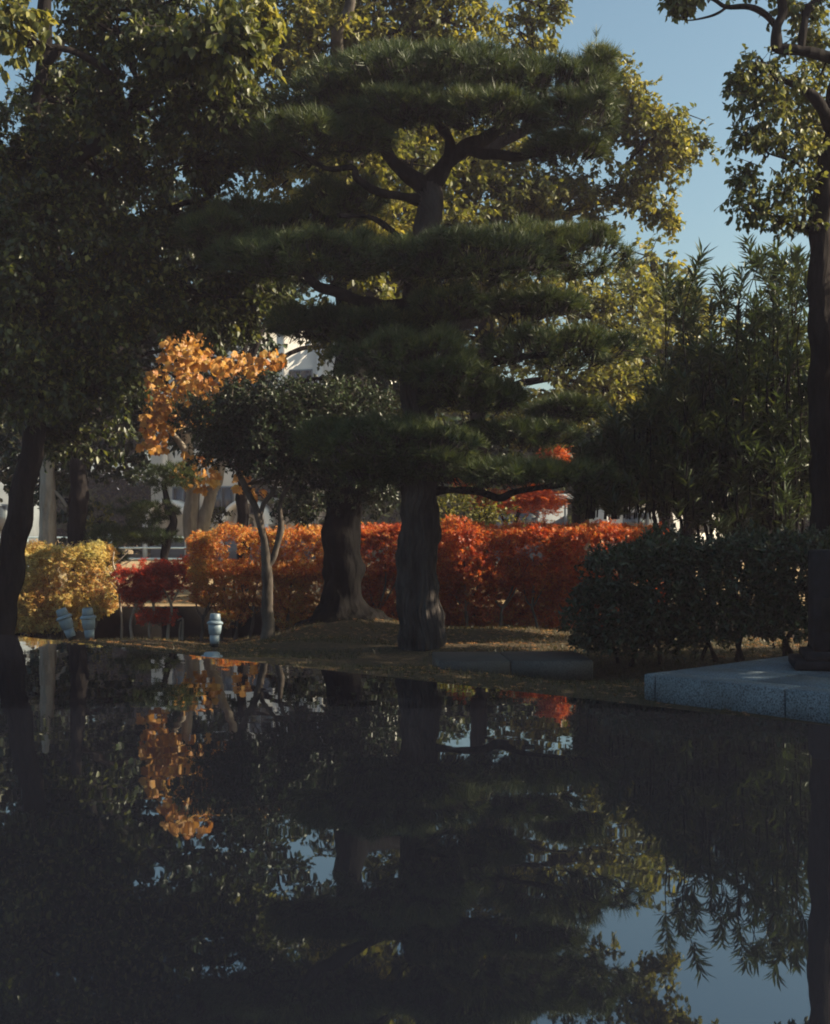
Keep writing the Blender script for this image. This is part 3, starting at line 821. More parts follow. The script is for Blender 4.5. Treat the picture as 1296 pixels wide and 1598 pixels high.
# ---- 4. left dark tree with leaning trunk ------------------------------
DL = 15.6
t5 = thing('leaning_dark_tree', (*P(8, 990, DL)[:2], 0), 'dark leaning tree at the left border with dense drooping leaves', 'tree')
tp5 = [(0, 1010, DL, 24), (5, 975, DL, 20), (20, 880, DL, 18.5), (38, 780, DL, 18), (55, 650, DL, 16), (66, 500, DL, 15), (64, 350, DL, 14), (60, 220, DL - .2, 12), (64, 110, DL - .2, 10), (70, 0, DL - .2, 10), (80, -120, DL, 7)]
trunk(t5, tp5, M['bark_dark'], 36, 110, seed=15)
J5 = J(tp5, 18, .3)
for k, l in enumerate([[(60, 320, DL, 12), (130, 240, DL - .5, 9), (220, 150, DL - 1, 6), (320, 80, DL - 1.4, 4)],
          [(62, 130, DL - .2, 8), (85, 95, DL - .2, 7), (105, 60, DL - .2, 5)],
          [(66, 460, DL, 10), (150, 380, DL + .6, 8), (250, 330, DL + .6, 5), (330, 300, DL + .4, 3)],
          [(60, 560, DL, 9), (150, 480, DL + 1, 7), (270, 430, DL + 1, 4)]]):
    limb(t5, l, M['bark_dark'], 60 + k, n=30, wob=.05); J5 = np.vstack([J5, J(l, 8, .3)])
L = [lobe(345, 70, 13.6, 80, 62), lobe(390, 40, 13.8, 40, 55), lobe(270, 60, 14, 75, 60), lobe(180, 40, 14.4, 85, 60), lobe(30, 60, 13.5, 35, 75), lobe(110, 150, 15.8, 85, 60), lobe(230, 170, 14.8, 95, 55), lobe(330, 160, 14.6, 80, 50),
     lobe(40, 240, 15.2, 80, 70), lobe(160, 270, 15.6, 85, 60), lobe(300, 250, 15.6, 85, 50), lobe(380, 190, 16, 60, 60), lobe(60, 360, 15, 90, 65), lobe(190, 390, 15.6, 90, 65), lobe(310, 350, 16.4, 75, 50),
     lobe(30, 470, 15, 80, 70), lobe(140, 500, 15.4, 85, 70), lobe(250, 480, 16, 85, 60), lobe(350, 470, 16.6, 85, 55), lobe(50, 590, 15.2, 90, 60), lobe(150, 600, 15.8, 70, 55), lobe(110, 680, 16.2, 70, 40), lobe(230, 0, 14.5, 120, 40), lobe(420, 440, 17, 60, 60)]
LT = [L[0], L[1], L[4]]
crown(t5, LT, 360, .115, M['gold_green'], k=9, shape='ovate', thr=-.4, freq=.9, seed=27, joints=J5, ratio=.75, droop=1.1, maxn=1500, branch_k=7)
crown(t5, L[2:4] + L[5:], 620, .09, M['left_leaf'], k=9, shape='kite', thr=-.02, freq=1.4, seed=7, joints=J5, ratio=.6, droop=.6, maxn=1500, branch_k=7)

# ---- 5. right tree ------------------------------------------------------
DR = 14.0
t6 = thing('right_broadleaf_tree', (*P(1281, 1000, DR)[:2], 0), 'tall tree at the right border, straight trunk and leaf clusters against the sky', 'tree')
tp6 = [(1281, 1035, DR, 24), (1280, 1000, DR, 20), (1280, 850, DR, 18), (1280, 600, DR, 18), (1282, 420, DR, 17), (1287, 320, DR, 16), (1296, 230, DR, 15), (1310, 150, DR, 13), (1330, 60, DR, 11), (1335, -60, DR, 9), (1330, -200, DR, 5)]
trunk(t6, tp6, M['bark_dark'], 36, 130, .08, .06, 16)
J6 = J(tp6, 20, .5)
for k, l in enumerate([
        [(1318, 100, DR, 9), (1290, 88, DR - .1, 8.5), (1250, 80, DR - .2, 8), (1210, 76, DR - .2, 7)],
        [(1212, 78, DR - .2, 8), (1213, 45, DR - .2, 7.5), (1222, 20, DR - .2, 8), (1212, -20, DR - .2, 6), (1200, -70, DR - .2, 4)],
        [(1213, 45, DR - .2, 4), (1195, 22, DR - .2, 4.5), (1170, 10, DR - .2, 4.5), (1135, 11, DR - .2, 4), (1115, 0, DR - .2, 3.4), (1080, -15, DR - .2, 2)],
        [(1250, 76, DR - .2, 7), (1257, 40, DR - .2, 6.5), (1262, 15, DR - .1, 6.5), (1290, -5, DR, 6), (1330, -20, DR, 5)],
        [(1300, 200, DR, 11), (1280, 165, DR - .2, 10), (1262, 145, DR - .3, 8), (1235, 130, DR - .3, 5), (1205, 120, DR - .3, 2.5)],
        [(1285, 370, DR, 4), (1265, 355, DR - .1, 3), (1240, 352, DR - .2, 2.5), (1205, 345, DR - .2, 1.8), (1165, 335, DR - .2, 1)],
        [(1135, 11, DR - .2, 2), (1110, 25, DR - .2, 1.7), (1080, 32, DR - .2, 1.2), (1062, 30, DR - .2, .8)],
        [(1284, 310, DR, 4), (1270, 280, DR - .1, 3), (1245, 255, DR - .2, 2.2), (1200, 240, DR - .2, 1.4)]]):
    limb(t6, l, M['bark_dark'], 80 + k, n=26, wob=.006); J6 = np.vstack([J6, J(l, 8, .3)])
L = [lobe(1180, 100, 13.8, 32, 22), lobe(1215, 125, 13.7, 60, 34), lobe(1195, 170, 13.7, 58, 36), lobe(1250, 165, 14.2, 50, 45), lobe(1175, 215, 13.7, 36, 24), lobe(1235, 230, 13.8, 55, 40), lobe(1260, 290, 14, 42, 36),
     lobe(1215, 290, 13.8, 52, 30), lobe(1175, 325, 13.7, 42, 24), lobe(1225, 340, 13.9, 50, 22), lobe(1268, 110, 14.4, 34, 34), lobe(1262, 40, 14.4, 36, 34), lobe(1240, 10, 14, 44, 18), lobe(1060, 5, 13.7, 24, 16), lobe(1090, -10, 13.7, 40, 14),
     lobe(1290, 200, 14.6, 40, 50), lobe(1180, -25, 14, 60, 20), lobe(1275, 360, 14.4, 20, 12), lobe(1155, 130, 13.8, 18, 20), lobe(1160, 275, 13.8, 26, 18), lobe(1255, 70, 14.2, 40, 22), lobe(1275, 240, 14.4, 30, 40)]
L6 = list(L)
crown(t6, L, 520, .070, M['right_leaf'], k=8, shape='ovate', thr=-.6, freq=2.2, seed=9, joints=J6, ratio=.70, droop=.8, maxn=900, twig_len=.22, branch_k=7, limb_r=.012, limb_mat=M['bark_dark'])
# the same tree's crown beyond the frame
L = [lobe(1380, -160, 14, 120, 70), lobe(1420, 420, 15, 100, 80), lobe(1560, 340, 16, 120, 90)]
crown(t6, L, 90, .14, M['right_leaf'], k=8, thr=-.5, seed=10, joints=J6, ratio=.6, maxn=900, name='foliage')

# unseen trees added beyond the right border to shade the bank
for (X0, Y0, HH, lb, sd) in ((7.6, 10.2, 7.5, 'broadleaf tree beyond the right border, beside the granite platform, unseen and added for shade', 501), (9.2, 13.4, 6.6, 'tall broadleaf tree beyond the right border, behind the evergreen hedge, unseen and added for shade', 502)):
    tt = thing('unseen_shade_tree', (X0, Y0, 0), lb, 'tree')
    tb = np.array([X0, Y0, 0.0])
    v, q, t_ = tube([tb + [0, 0, -.1], tb + [.1, 0, 1.5], tb + [-.05, .1, 3.5], tb + [.1, 0, HH]], [.24, .2, .16, .04], 20, 50, .1, .05, sd)
    obj('trunk', v, [q, t_], M['bark_dark'], tt, smooth=True)
    jj = np.array([tb + [0, 0, z] for z in (2, 3, 4, 5, 6)])
    LL = [(tb + np.array([dx, dy, dz]), np.array([1.6, 1.25, 1.1])) for dx, dy, dz in ((-1, -.9, 2.9), (-.9, .9, 3.1), (1, 0, 3.2), (-.9, -.8, 4.7), (-.6, .9, 4.9), (.9, .2, 5.2), (-.2, -.2, 6.3), (-.4, -.9, 6.0))[:(8 if sd == 501 else 6)]]
    crown(tt, LL, 36, .16, M['right_leaf'], k=8, thr=-.75, seed=sd, joints=jj, ratio=.7, maxn=700)

# ---- 6. gold leaf tree with large leaves -----------------------------------
DG = 25.5
t7 = thing('golden_leaf_tree', (*P(305, 900, DG)[:2], TZ), 'tree with large golden orange leaves and grey forked trunk left of the pine', 'tree')
tp7 = [(302, 905, DG, 15), (301, 860, DG, 13), (300, 800, DG, 12), (298, 740, DG, 10), (290, 680, DG, 8), (285, 600, DG, 6), (290, 530, DG, 3)]
trunk(t7, tp7, M['bark_pale'], 24, 60, .08, .03, 17)
for k, l in enumerate([[(302, 850, DG, 12), (318, 815, DG, 10), (330, 775, DG, 9), (345, 735, DG, 8), (360, 690, DG, 6), (390, 600, DG, 3)],
                       [(298, 720, DG, 5), (260, 660, DG - .4, 4), (230, 620, DG - .5, 2)],
                       [(290, 660, DG, 5), (330, 600, DG - .2, 3), (400, 560, DG, 2)]]):
    limb(t7, l, M['bark_pale'], 100 + k)
def big_leaf_mesh(seed, Lz=.20):
    r = np.random.default_rng(seed)
    # broad five pointed leaf, gently cupped
    angs = [-120, -95, -72, -48, -26, -12, 0, 12, 26, 48, 72, 95, 120]
    rad = [.42, .50, .72, .56, .92, .78, 1.08, .78, .92, .56, .72, .50, .42]
    V = [(0, 0, 0)]
    for a, q in zip(angs, rad):
        q = q * r.uniform(.92, 1.08); t = radians(a)
        V.append((q * .5 * math.cos(t) + .2, q * .52 * math.sin(t), -.16 * q * q + r.normal(0, .015)))
    V = np.array(V) * Lz * 1.15
    F_ = [(0, i, i + 1) for i in range(1, 13)] + [(0, 13, 1)]
    return mesh_data('leaf', V, [F_], M['big_leaf'])
BL = [big_leaf_mesh(s) for s in (1, 2, 3, 4)]
from mathutils import Matrix
rest = []
zones = [(290, 545, 40, 30, 44), (262, 600, 42, 34, 48), (320, 585, 38, 34, 34), (375, 570, 40, 24, 34), (245, 650, 30, 34, 36), (420, 560, 25, 18, 12), (240, 690, 22, 14, 10), (303, 735, 36, 30, 34), (372, 745, 16, 16, 6), (400, 770, 12, 12, 4), (270, 640, 40, 26, 26), (325, 640, 30, 20, 16)]
cnt = 0
for (a, b, ra, rb, n) in zones:
    for q in range(int(n * 3.4)):
        th = rng.uniform(0, 6.28); rr = math.sqrt(rng.uniform())
        p = P(a + ra * rr * math.cos(th), b + rb * rr * math.sin(th), DG - 1 + rng.uniform(-.8, .8))
        o = bpy.data.objects.new('leaf', BL[cnt % 4]); col.objects.link(o); o.parent = t7
        ax = nrm(np.array([rng.normal(0, .8), rng.normal(0, .8), -.8])); 
        nn = nrm(np.array([rng.normal(.3, .6), rng.normal(-.4, .6), rng.normal(.3, .4)])); s_ = nrm(np.cross(nn, ax)); nn = np.cross(ax, s_)
        m = Matrix((( *[ax[0], s_[0], nn[0]], 0), (ax[1], s_[1], nn[1], 0), (ax[2], s_[2], nn[2], 0), (0, 0, 0, 1)))
        sc_ = rng.uniform(.55, 1.25)
        if q >= n * .86:
            rest.append((p, ax, nn, sc_)); continue
        o.matrix_local = Matrix.Translation(Vector(p - np.array(t7.location))) @ m @ Matrix.Scale(sc_, 4)
        cnt += 1

acc = Acc()
for (p, ax, nn, sc_) in rest:
    s_ = np.cross(nn, ax)
    me = BL[len(acc.V) % 4]
    v = np.array([tuple(q.co) for q in me.vertices]) * sc_
    f = np.array([tuple(q.vertices) for q in me.polygons])
    acc.add(p + np.array([0, .25, 0]) + v[:, 0:1] * ax + v[:, 1:2] * s_ + v[:, 2:3] * nn, f)
acc.build('inner_leaves', M['big_leaf'], t7, kind='stuff')

# ---- 7. fork stemmed dark tree ----------------------------------------------
DF = 18.6
t8 = thing('forked_evergreen', (*P(418, 990, DF)[:2], 0), 'small evergreen with slim forked trunk under a dense dark flat crown', 'tree')
tp8 = [(418, 1002, DF, 13), (418, 985, DF, 10.5), (418, 955, DF, 9), (417, 915, DF, 8.5), (415, 880, DF, 8), (408, 840, DF, 6), (402, 800, DF, 5.5), (390, 770, DF, 5), (372, 730, DF, 4), (360, 690, DF, 3)]
trunk(t8, tp8, M['bark_grey'], 20, 60, .08, .04, 18)
for k, l in enumerate([[(417, 885, DF, 6), (428, 868, DF, 5.5), (436, 840, DF, 5), (437, 800, DF, 4.5), (444, 770, DF, 4), (462, 735, DF, 3), (480, 690, DF, 2)],
                       [(404, 810, DF, 4), (412, 785, DF, 3.5), (430, 765, DF, 3), (440, 720, DF, 2)],
                       [(390, 770, DF, 3), (375, 740, DF - .2, 2.5), (340, 700, DF - .3, 2)]]):
    limb(t8, l, M['bark_grey'], 110 + k)
L = [lobe(430, 640, DF, 110, 45), lobe(358, 672, DF - .1, 66, 42), lobe(440, 690, DF - .2, 110, 50), lobe(520, 660, DF + .2, 80, 55), lobe(425, 712, DF, 62, 30), lobe(490, 740, DF + .3, 60, 34), lobe(560, 740, DF + .5, 60, 50), lobe(300, 640, DF, 30, 25), lobe(560, 640, DF + .6, 60, 40), lobe(470, 790, DF + 1.2, 40, 22)]
crown(t8, L, 900, .065, M['dark_leaf'], k=11, thr=-1.3, freq=1.2, seed=11, joints=J(tp8, 12, .75), ratio=.55, droop=.1, maxn=1500, twig_len=.2, lo=.5, limb_r=.012, limb_mat=M['bark_grey'], branch_k=5)

# ---- 8. oleander ---------------------------------------------------------------
DO = 17.6
t9 = thing('oleander_bush', (*P(1150, 950, DO)[:2], 0), 'tall oleander bush with long narrow leaves against the sky', 'shrub')
stems = Acc(); olv = Acc()
tops = [(1095, 402), (1040, 430), (1068, 440), (1125, 430), (1140, 455), (1168, 380), (1180, 405), (1195, 395), (1210, 390), (1222, 420), (1245, 395), (1255, 410), (1262, 440), (1200, 440), (1235, 440), (1250, 465), (1150, 480), (1110, 480), (1080, 490), (1175, 470), (1190, 460), (1225, 470), (1060, 480), (1210, 410), (1240, 425), (1260, 500), (1160, 425), (1215, 455), (1088, 450), (1230, 405)]
nlong = len(tops)
while len(tops) < 360:
    px = rng.uniform(900, 1300)
    prof = np.interp(px, [900, 960, 1040, 1090, 1150, 1190, 1240, 1290], [700, 640, 560, 520, 500, 480, 480, 490])
    tops.append((px, rng.uniform(prof, 790 if px < 1075 else 825)))
whp = []
for k, (px, py) in enumerate(tops):
    d = DO + rng.uniform(-1.0, 1.0) - (.3 if k >= nlong else 0)
    e = P(px, py, d)
    lean = np.array([(px - 1150) / 160 * .25 + rng.normal(0, .22), rng.normal(-.15, .3), 1.0])
    ln = 1.5 if k < nlong else max(.15, min(rng.uniform(.4, .9), e[2] - 1.56))
    m = e - nrm(lean) * ln * .5; b = e - nrm(lean * np.array([.4, .4, 1])) * ln
    v, q, t = tube([b, m, e], [.012, .009, .004], 5, 8, seed=k)
    stems.add(v, q, t)
    path = smooth_path([b, m, e], 30)
    st = max(1, int(round(30 * .06 / ln)))
    for w_ in range(8 if k < nlong else 6):
        s_i = 29 - st * w_
        if s_i < 3: break
        whp.append((path[s_i], nrm(path[s_i] - path[s_i - 2]), w_ == 0))
for k in range(26):
    px = rng.uniform(1000, 1290); e = P(px, rng.uniform(500, 640), DO + rng.uniform(-.5, .8))
    b = P(1150 + (px - 1150) * .5 + rng.normal(0, 15), 985, DO + rng.uniform(-.3, .3)); b[2] = -.25
    m = b * .5 + e * .5 + np.array([rng.normal(0, .12), rng.normal(0, .1), .1])
    v, q, t = tube([b, m, e], [.035, .022, .008], 6, 12, seed=k, wob=.05); stems.add(v, q, t)
crown(t9, [lobe(1140, 640, DO + .5, 100, 110), lobe(1060, 700, DO + .5, 90, 90), lobe(1235, 640, DO + .5, 60, 130), lobe(1150, 760, DO + .3, 140, 60), lobe(1010, 725, DO + .6, 70, 45)], 120, .17, M['oleander'], k=9, thr=-1.5, seed=91, ratio=.2, droop=0, maxn=1500)
whc = np.array([w_[0] for w_ in whp]); whd = np.array([w_[1] for w_ in whp])
k = 8
n = len(whc)
aa = rng.uniform(0, 6.28, (n, k)); 
ref = nrm(np.cross(whd, rdir(n))); ref2 = np.cross(whd, ref)
side = ref[:, None, :] * np.cos(aa)[..., None] + ref2[:, None, :] * np.sin(aa)[..., None]
A = nrm(side + whd[:, None, :] * rng.uniform(.2, 1.5, (n, k, 1)) + np.array([0, 0, .0])).reshape(-1, 3)
C = np.repeat(whc, k, 0) + rng.normal(0, .02, (n * k, 3))
leaves(olv, C, A, rdir(n * k) * .3 + np.array([0, 0, 1.0]), .23 * rng.uniform(.6, 1.15, n * k), .036, 'blade')
olv.build('foliage', M['oleander'], t9, kind='stuff')
stems.build('stems', M['bark_dark'], t9, smooth=True, kind='stuff')

# ---- 9. evergreen clipped hedge right -------------------------------------------
def hedge_cloud(acc, tw, boxes, n_per, leaf, ratio, shape, flat=.5, seed=0, k=8, thr=-2, freq=1.2, twl=.16):
    for bi, (x0, x1, y0, y1, z0, z1) in enumerate(boxes):
        ext = np.array([x1 - x0, y1 - y0, z1 - z0])
        n = int(n_per * (ext[0] * ext[1] + 2 * ext[0] * ext[2] + 2 * ext[1] * ext[2]))
        p = rng.uniform(-1, 1, (n, 3))
        ax = rng.choice(3, n, p=[.12, .5, .38]); sg = np.where(rng.uniform(size=n) < .5, -1, 1)
        sg[ax == 2] = np.where(rng.uniform(size=(ax == 2).sum()) < .75, 1, -1)
        dep = 1 - rng.exponential(.10, n)
        p[np.arange(n), ax] = sg * np.clip(dep, -.2, 1)
        nn = np.zeros((n, 3)); nn[np.arange(n), ax] = sg
        # round the box
        q = p.copy(); l8 = (np.abs(q) ** 6).sum(1) ** (1 / 6); q = q / np.maximum(1, l8)[:, None]
        nz = SineNoise(.9, seed=seed + bi)
        c = np.array([(x0 + x1) / 2, (y0 + y1) / 2, (z0 + z1) / 2])
        pos = c + q * ext / 2
        pos = pos + nn * (.06 * nz(pos) + rng.normal(0, .02, n))[:, None]
        g = SineNoise(freq, seed=seed + 9 + bi)(pos) > thr
        pos, nn = pos[g], nn[g]; n = len(pos)
        td = nrm(nn * .8 + rdir(n) * .7 + np.array([0, 0, .25]))
        a0 = pos - td * twl * .6; a1 = pos + td * twl * .4
        V, qd = prisms(a0, a1, .004, .002); tw.add(V, qd)
        t = (np.arange(k) + .5) / k
        C = (a0[:, None, :] + (a1 - a0)[:, None, :] * t[None, :, None]).reshape(-1, 3)
        A = nrm(np.repeat(td, k, 0) * .5 + rdir(n * k) * .9)
        Nn = rdir(n * k) * (1 - flat) + np.array([0, 0, 1.0]) * flat + np.repeat(nn, k, 0) * .2
        Lf = leaf * rng.uniform(.65, 1.2, n * k)
        leaves(acc, C, A, Nn, Lf, Lf * ratio, shape)

DH = 13.2
he = thing('evergreen_hedge', (*P(1100, 1020, DH)[:2], 0), 'dark clipped evergreen hedge on crooked stems beside the granite platform', 'hedge')
acc = Acc(); tw = Acc()
def PB(px0, px1, py0, py1, Da, Db):
    D = (Da + Db) / 2
    return (P(px0, 0, Da)[0], P(px1, 0, Da)[0], Da, Db, P(0, py1, Da)[2], P(0, py0, Da)[2])
hedge_cloud(acc, tw, [PB(1000, 1330, 848, 1004, 12.6, 14.4), PB(935, 1110, 862, 1012, 12.8, 14.2), PB(905, 1030, 925, 1018, 13.0, 14.0), PB(1180, 1400, 840, 975, 12.9, 15.0)], 190, .062, .5, 'kite', .35, 41)
acc.build('foliage', M['dark_leaf'], he, kind='stuff'); tw.build('twigs', M['twig'], he, kind='stuff')
for k, (a, b, c_, d_) in enumerate([(965, 1035, 940, 960), (985, 1040, 1010, 950), (1030, 1040, 1010, 975), (1095, 1030, 1110, 960), (1118, 1032, 1105, 960), (1150, 1032, 1162, 965), (1160, 1030, 1150, 955), (1235, 1020, 1205, 975), (1225, 1028, 1240, 970)]):
    D = 13.5 + .15 * (k % 3)
    limb(he, [(a, b, D, 4), ((a + c_) / 2 + rng.normal(0, 5), (b + d_) / 2, D, 3.2), (c_, d_, D + .1, 3), (c_ + rng.normal(0, 15), d_ - 60, D + .2, 2)], M['bark_dark'], 200 + k, name='stem')

# ---- 10. maple hedges ---------------------------------------------------------------
def maple_stems(t, specs, D, seed):
    for k, (px, py, px2, py2) in enumerate(specs):
        mx = (px + px2) / 2 + rng.normal(0, 4); my = (py + py2) / 2
        limb(t, [(px, py + 6, D, 3.2), (px + (mx - px) * .6 + rng.normal(0, 2), py + (my - py) * .5, D, 2.6), (mx, my, D, 2.2), (px2, py2, D + .1, 1.8), (px2 + rng.normal(0, 14), py2 - 40, D + .2, 1.2)], M['bark_grey'], seed + k, seg=8, n=18, name='stem')
        for s in (-1, 1):
            limb(t, [(mx, my, D, 1.8), (mx + s * 12, my - 18, D + .1, 1.4), (px2 + s * 25, py2 - 25 + rng.normal(0, 8), D + .2, .9)], M['bark_grey'], seed + 50 + k, seg=6, n=12, name='branch')

hy = thing('yellow_maple_hedge', (*P(95, 998, 21.3)[:2], -.4), 'clipped maple hedge in yellow leaf at the left above two spotlights', 'hedge')
acc = Acc(); tw = Acc()
hedge_cloud(acc, tw, [PB(28, 160, 857, 965, 20.9, 22.1), PB(18, 115, 925, 988, 20.8, 21.8), PB(-60, 60, 860, 985, 20.9, 21.9)], 230, .064, 1, 'maple_small', .55, 51, k=7, thr=-1.4)
acc.build('foliage', M['yellow_maple'], hy, kind='stuff'); tw.build('twigs', M['twig'], hy, kind='stuff')
maple_stems(hy, [(78, 998, 84, 930), (100, 998, 88, 940), (142, 990, 140, 920), (40, 995, 52, 930), (5, 995, 10, 930)], 21.2, 300)

for k, (a, b, bxs, lab) in enumerate([
        (208, 1000, [(168, 236, 888, 922), (182, 218, 920, 946)], 'small red maple nearest the yellow hedge, between it and the next red sapling'),
        (235, 1000, [(205, 266, 884, 922), (212, 246, 916, 938)], 'small red maple sapling in the middle of the three before the dark wall'),
        (262, 1000, [(232, 290, 882, 914), (214, 266, 956, 974)], 'small red maple sapling with a low leaf layer left of the two stubby stems')]):
    t = thing('red_maple_sapling', (*P(a, b, 20.8)[:2], -.4), lab, 'sapling', 'small red maples in front of the dark wall')
    acc = Acc(); tw = Acc()
    hedge_cloud(acc, tw, [PB(*q, 20.5, 21.2) for q in bxs], 220, .062, 1, 'maple_small', .7, 60 + k, k=7, thr=-.6)
    acc.build('foliage', M['deep_red'], t, kind='stuff'); tw.build('twigs', M['twig'], t, kind='stuff')
    limb(t, [(a, b + 5, 20.8, 2.6), (a - 3 + k * 2, b - 25, 20.8, 2.3), (a + 4, b - 55, 20.8, 2), (a + 2 - 6 * k, b - 90, 20.9, 1.3)], M['bark_pale'], 320 + k, seg=8, n=16, name='stem')
    limb(t, [(a + 4, b - 55, 20.8, 1.5), (a + 18, b - 80, 20.9, 1.1), (a + 30, b - 105, 21.0, .8)], M['bark_pale'], 330 + k, seg=6, n=10, name='branch')
t = thing('bare_sapling', (*P(192, 1000, 21.4)[:2], -.4), 'bare pale twiggy sapling rising between the yellow hedge and the railing', 'sapling')
limb(t, [(190, 1000, 21.4, 2.2), (188, 940, 21.4, 2), (184, 915, 21.4, 1.8), (178, 880, 21.4, 1.5), (180, 862, 21.4, 1)], M['bark_pale'], 340, seg=6, name='stem')
for k, l in enumerate([[(182, 905, 1.2), (172, 895, 1), (165, 885, .6)], [(179, 880, 1.2), (192, 868, .9), (205, 856, .5)], [(180, 885, 1), (195, 880, .8), (210, 872, .5)], [(186, 925, 1.2), (175, 912, .9), (168, 905, .5)]]):
    limb(t, [(a, b, 21.4, r) for a, b, r in l], M['bark_pale'], 345 + k, seg=5, n=8, name='twig')
t = thing('stubby_stem', (*P(283, 1000, 20.9)[:2], -.4), 'pair of short bare stems against the dark wall left of the lone spotlight', 'plant')
limb(t, [(284, 1004, 20.9, 2.8), (286, 985, 20.9, 2.4), (285, 965, 20.9, 2), (277, 968, 20.9, 1)], M['bark_pale'], 350, seg=7, n=12, name='stem')
limb(t, [(281, 1004, 20.9, 2), (280, 985, 20.9, 1.7), (281, 970, 20.9, 1.2)], M['bark_pale'], 351, seg=7, n=12, name='stem')

ho = thing('orange_maple_hedge', (*P(395, 1000, 21)[:2], -.4), 'clipped orange maple hedge left of the thick trunk, gapped below', 'hedge')
acc = Acc(); tw = Acc()
hedge_cloud(acc, tw, [PB(285, 560, 829, 905, 20.4, 21.6), PB(295, 480, 890, 948, 20.6, 21.5), PB(430, 560, 885, 982, 20.6, 21.5), PB(345, 385, 950, 964, 20.5, 21.0)], 215, .064, 1, 'maple_small', .55, 71, k=7, thr=-1.25)
acc.build('foliage', M['orange_maple'], ho, kind='stuff'); tw.build('twigs', M['twig'], ho, kind='stuff')
maple_stems(ho, [(313, 1000, 330, 930), (366, 1000, 368, 930), (388, 995, 400, 920), (450, 990, 455, 920), (345, 1000, 350, 940)], 20.7, 360)
hr = thing('red_maple_hedge', (*P(760, 990, 20.4)[:2], -.2), 'long clipped red maple hedge behind the pine trunk', 'hedge')
acc = Acc(); tw = Acc()
hedge_cloud(acc, tw, [PB(545, 720, 826, 985, 20.0, 21.1), PB(680, 900, 824, 915, 19.8, 21.2), PB(690, 950, 890, 990, 20.0, 21.0), PB(560, 900, 880, 955, 20.6, 21.3), PB(870, 1056, 826, 950, 19.6, 21.2)], 225, .064, 1, 'maple_small', .55, 81, k=7, thr=-1.7)
acc.build('foliage', M['red_maple'], hr, kind='stuff'); tw.build('twigs', M['twig'], hr, kind='stuff')
maple_stems(hr, [(590, 985, 600, 920), (730, 985, 727, 915), (778, 985, 800, 915), (882, 990, 880, 920), (840, 985, 835, 910), (925, 985, 920, 915)], 19.95, 380)

# ---- 11. things beyond the hedge ---------------------------------------------------
t = thing('pale_trunk_tree', (*P(74, 880, 24)[:2], TZ), 'straight pale ridged trunk rising above the yellow hedge', 'tree')
trunk(t, [(76, 930, 24, 15), (75, 850, 24, 13), (75, 780, 24, 11.5), (74, 720, 24, 10), (73, 680, 24, 8), (71, 655, 24, 4)], M['bark_pale'], 36, 80, .05, .12, 401, nf=7, wob=0)
limb(t, [(76, 760, 24, 3), (92, 775, 24, 2.5), (104, 790, 24, 2)], M['bark_pale'], 402)
crown(t, [lobe(75, 690, 24, 20, 22), lobe(100, 740, 24.4, 30, 24)], 20, .12, M['broad'], k=7, seed=43, joints=None)
def back_tree(name, px, D, wpx, top, lobes, label, mat, leafm, seed, per=55, leaf=.15, lean=0):
    t = thing(name, (*P(px, 900, D)[:2], TZ), label, 'tree')
    pts = [(px, HY + (EYE - TZ + .1) * F / D, D, wpx * 1.15), (px + lean * .3, 820, D, wpx), (px + lean * .7, 740, D, wpx * .9), (px + lean, top, D, wpx * .5)]
    trunk(t, pts, mat, 18, 50, seed=seed)
    crown(t, lobes, per, leaf, leafm, k=8, seed=seed, joints=J(pts, 10, .5), thr=-1.0, maxn=1500, ratio=.7, limb_mat=mat)
back_tree('dark_tree', 122, 24, 14, 620, [lobe(150, 560, 26, 130, 90), lobe(60, 640, 26, 90, 60), lobe(250, 660, 27, 90, 50), lobe(170, 720, 27, 80, 36), lobe(200, 460, 26, 150, 90), lobe(60, 470, 26, 120, 100), lobe(80, 330, 25, 110, 90), lobe(230, 340, 25, 120, 80), lobe(130, 200, 25, 120, 80), lobe(350, 430, 26, 90, 70), lobe(60, 740, 27, 60, 40), lobe(330, 620, 27, 60, 40), lobe(340, 560, 28, 70, 50), lobe(20, 730, 28, 60, 50), lobe(108, 790, 26, 34, 40), lobe(370, 510, 28, 60, 30)], 'dark thick trunk standing right of the straight pale trunk', M['bark_dark'], M['dark_leaf'], 410)
back_tree('dark_tree', 380, 27, 9, 600, [lobe(400, 520, 28, 50, 60), lobe(340, 680, 28, 60, 40), lobe(500, 640, 28, 60, 50), lobe(400, 440, 28, 90, 60), lobe(450, 380, 28, 90, 60), lobe(580, 560, 28, 60, 70), lobe(560, 680, 28, 60, 60), lobe(600, 760, 28, 60, 40), lobe(480, 790, 28, 50, 26), lobe(600, 600, 26, 60, 60), lobe(590, 700, 26, 60, 50), lobe(540, 620, 27, 50, 30)], 'dark double trunk seen between golden leaves and the forked evergreen', M['bark_dark'], M['dark_leaf'], 411)
back_tree('dark_tree', 905, 27, 12, 620, [lobe(930, 700, 26, 110, 60), lobe(1040, 720, 26, 90, 60), lobe(820, 700, 27, 90, 50), lobe(700, 700, 27, 80, 60), lobe(1150, 700, 25, 100, 90)], 'shaded evergreen behind the right half of the red hedge', M['bark_dark'], M['dark_leaf'], 412)
back_tree('dark_tree', 1075, 22, 10, 640, [lobe(1100, 660, 21, 110, 80), lobe(1200, 620, 21, 90, 90), lobe(1000, 720, 21.5, 110, 36), lobe(1200, 760, 20.5, 100, 50), lobe(1270, 700, 20.5, 70, 90)], 'shaded evergreen standing behind the oleander bush', M['bark_dark'], M['dark_leaf'], 413)
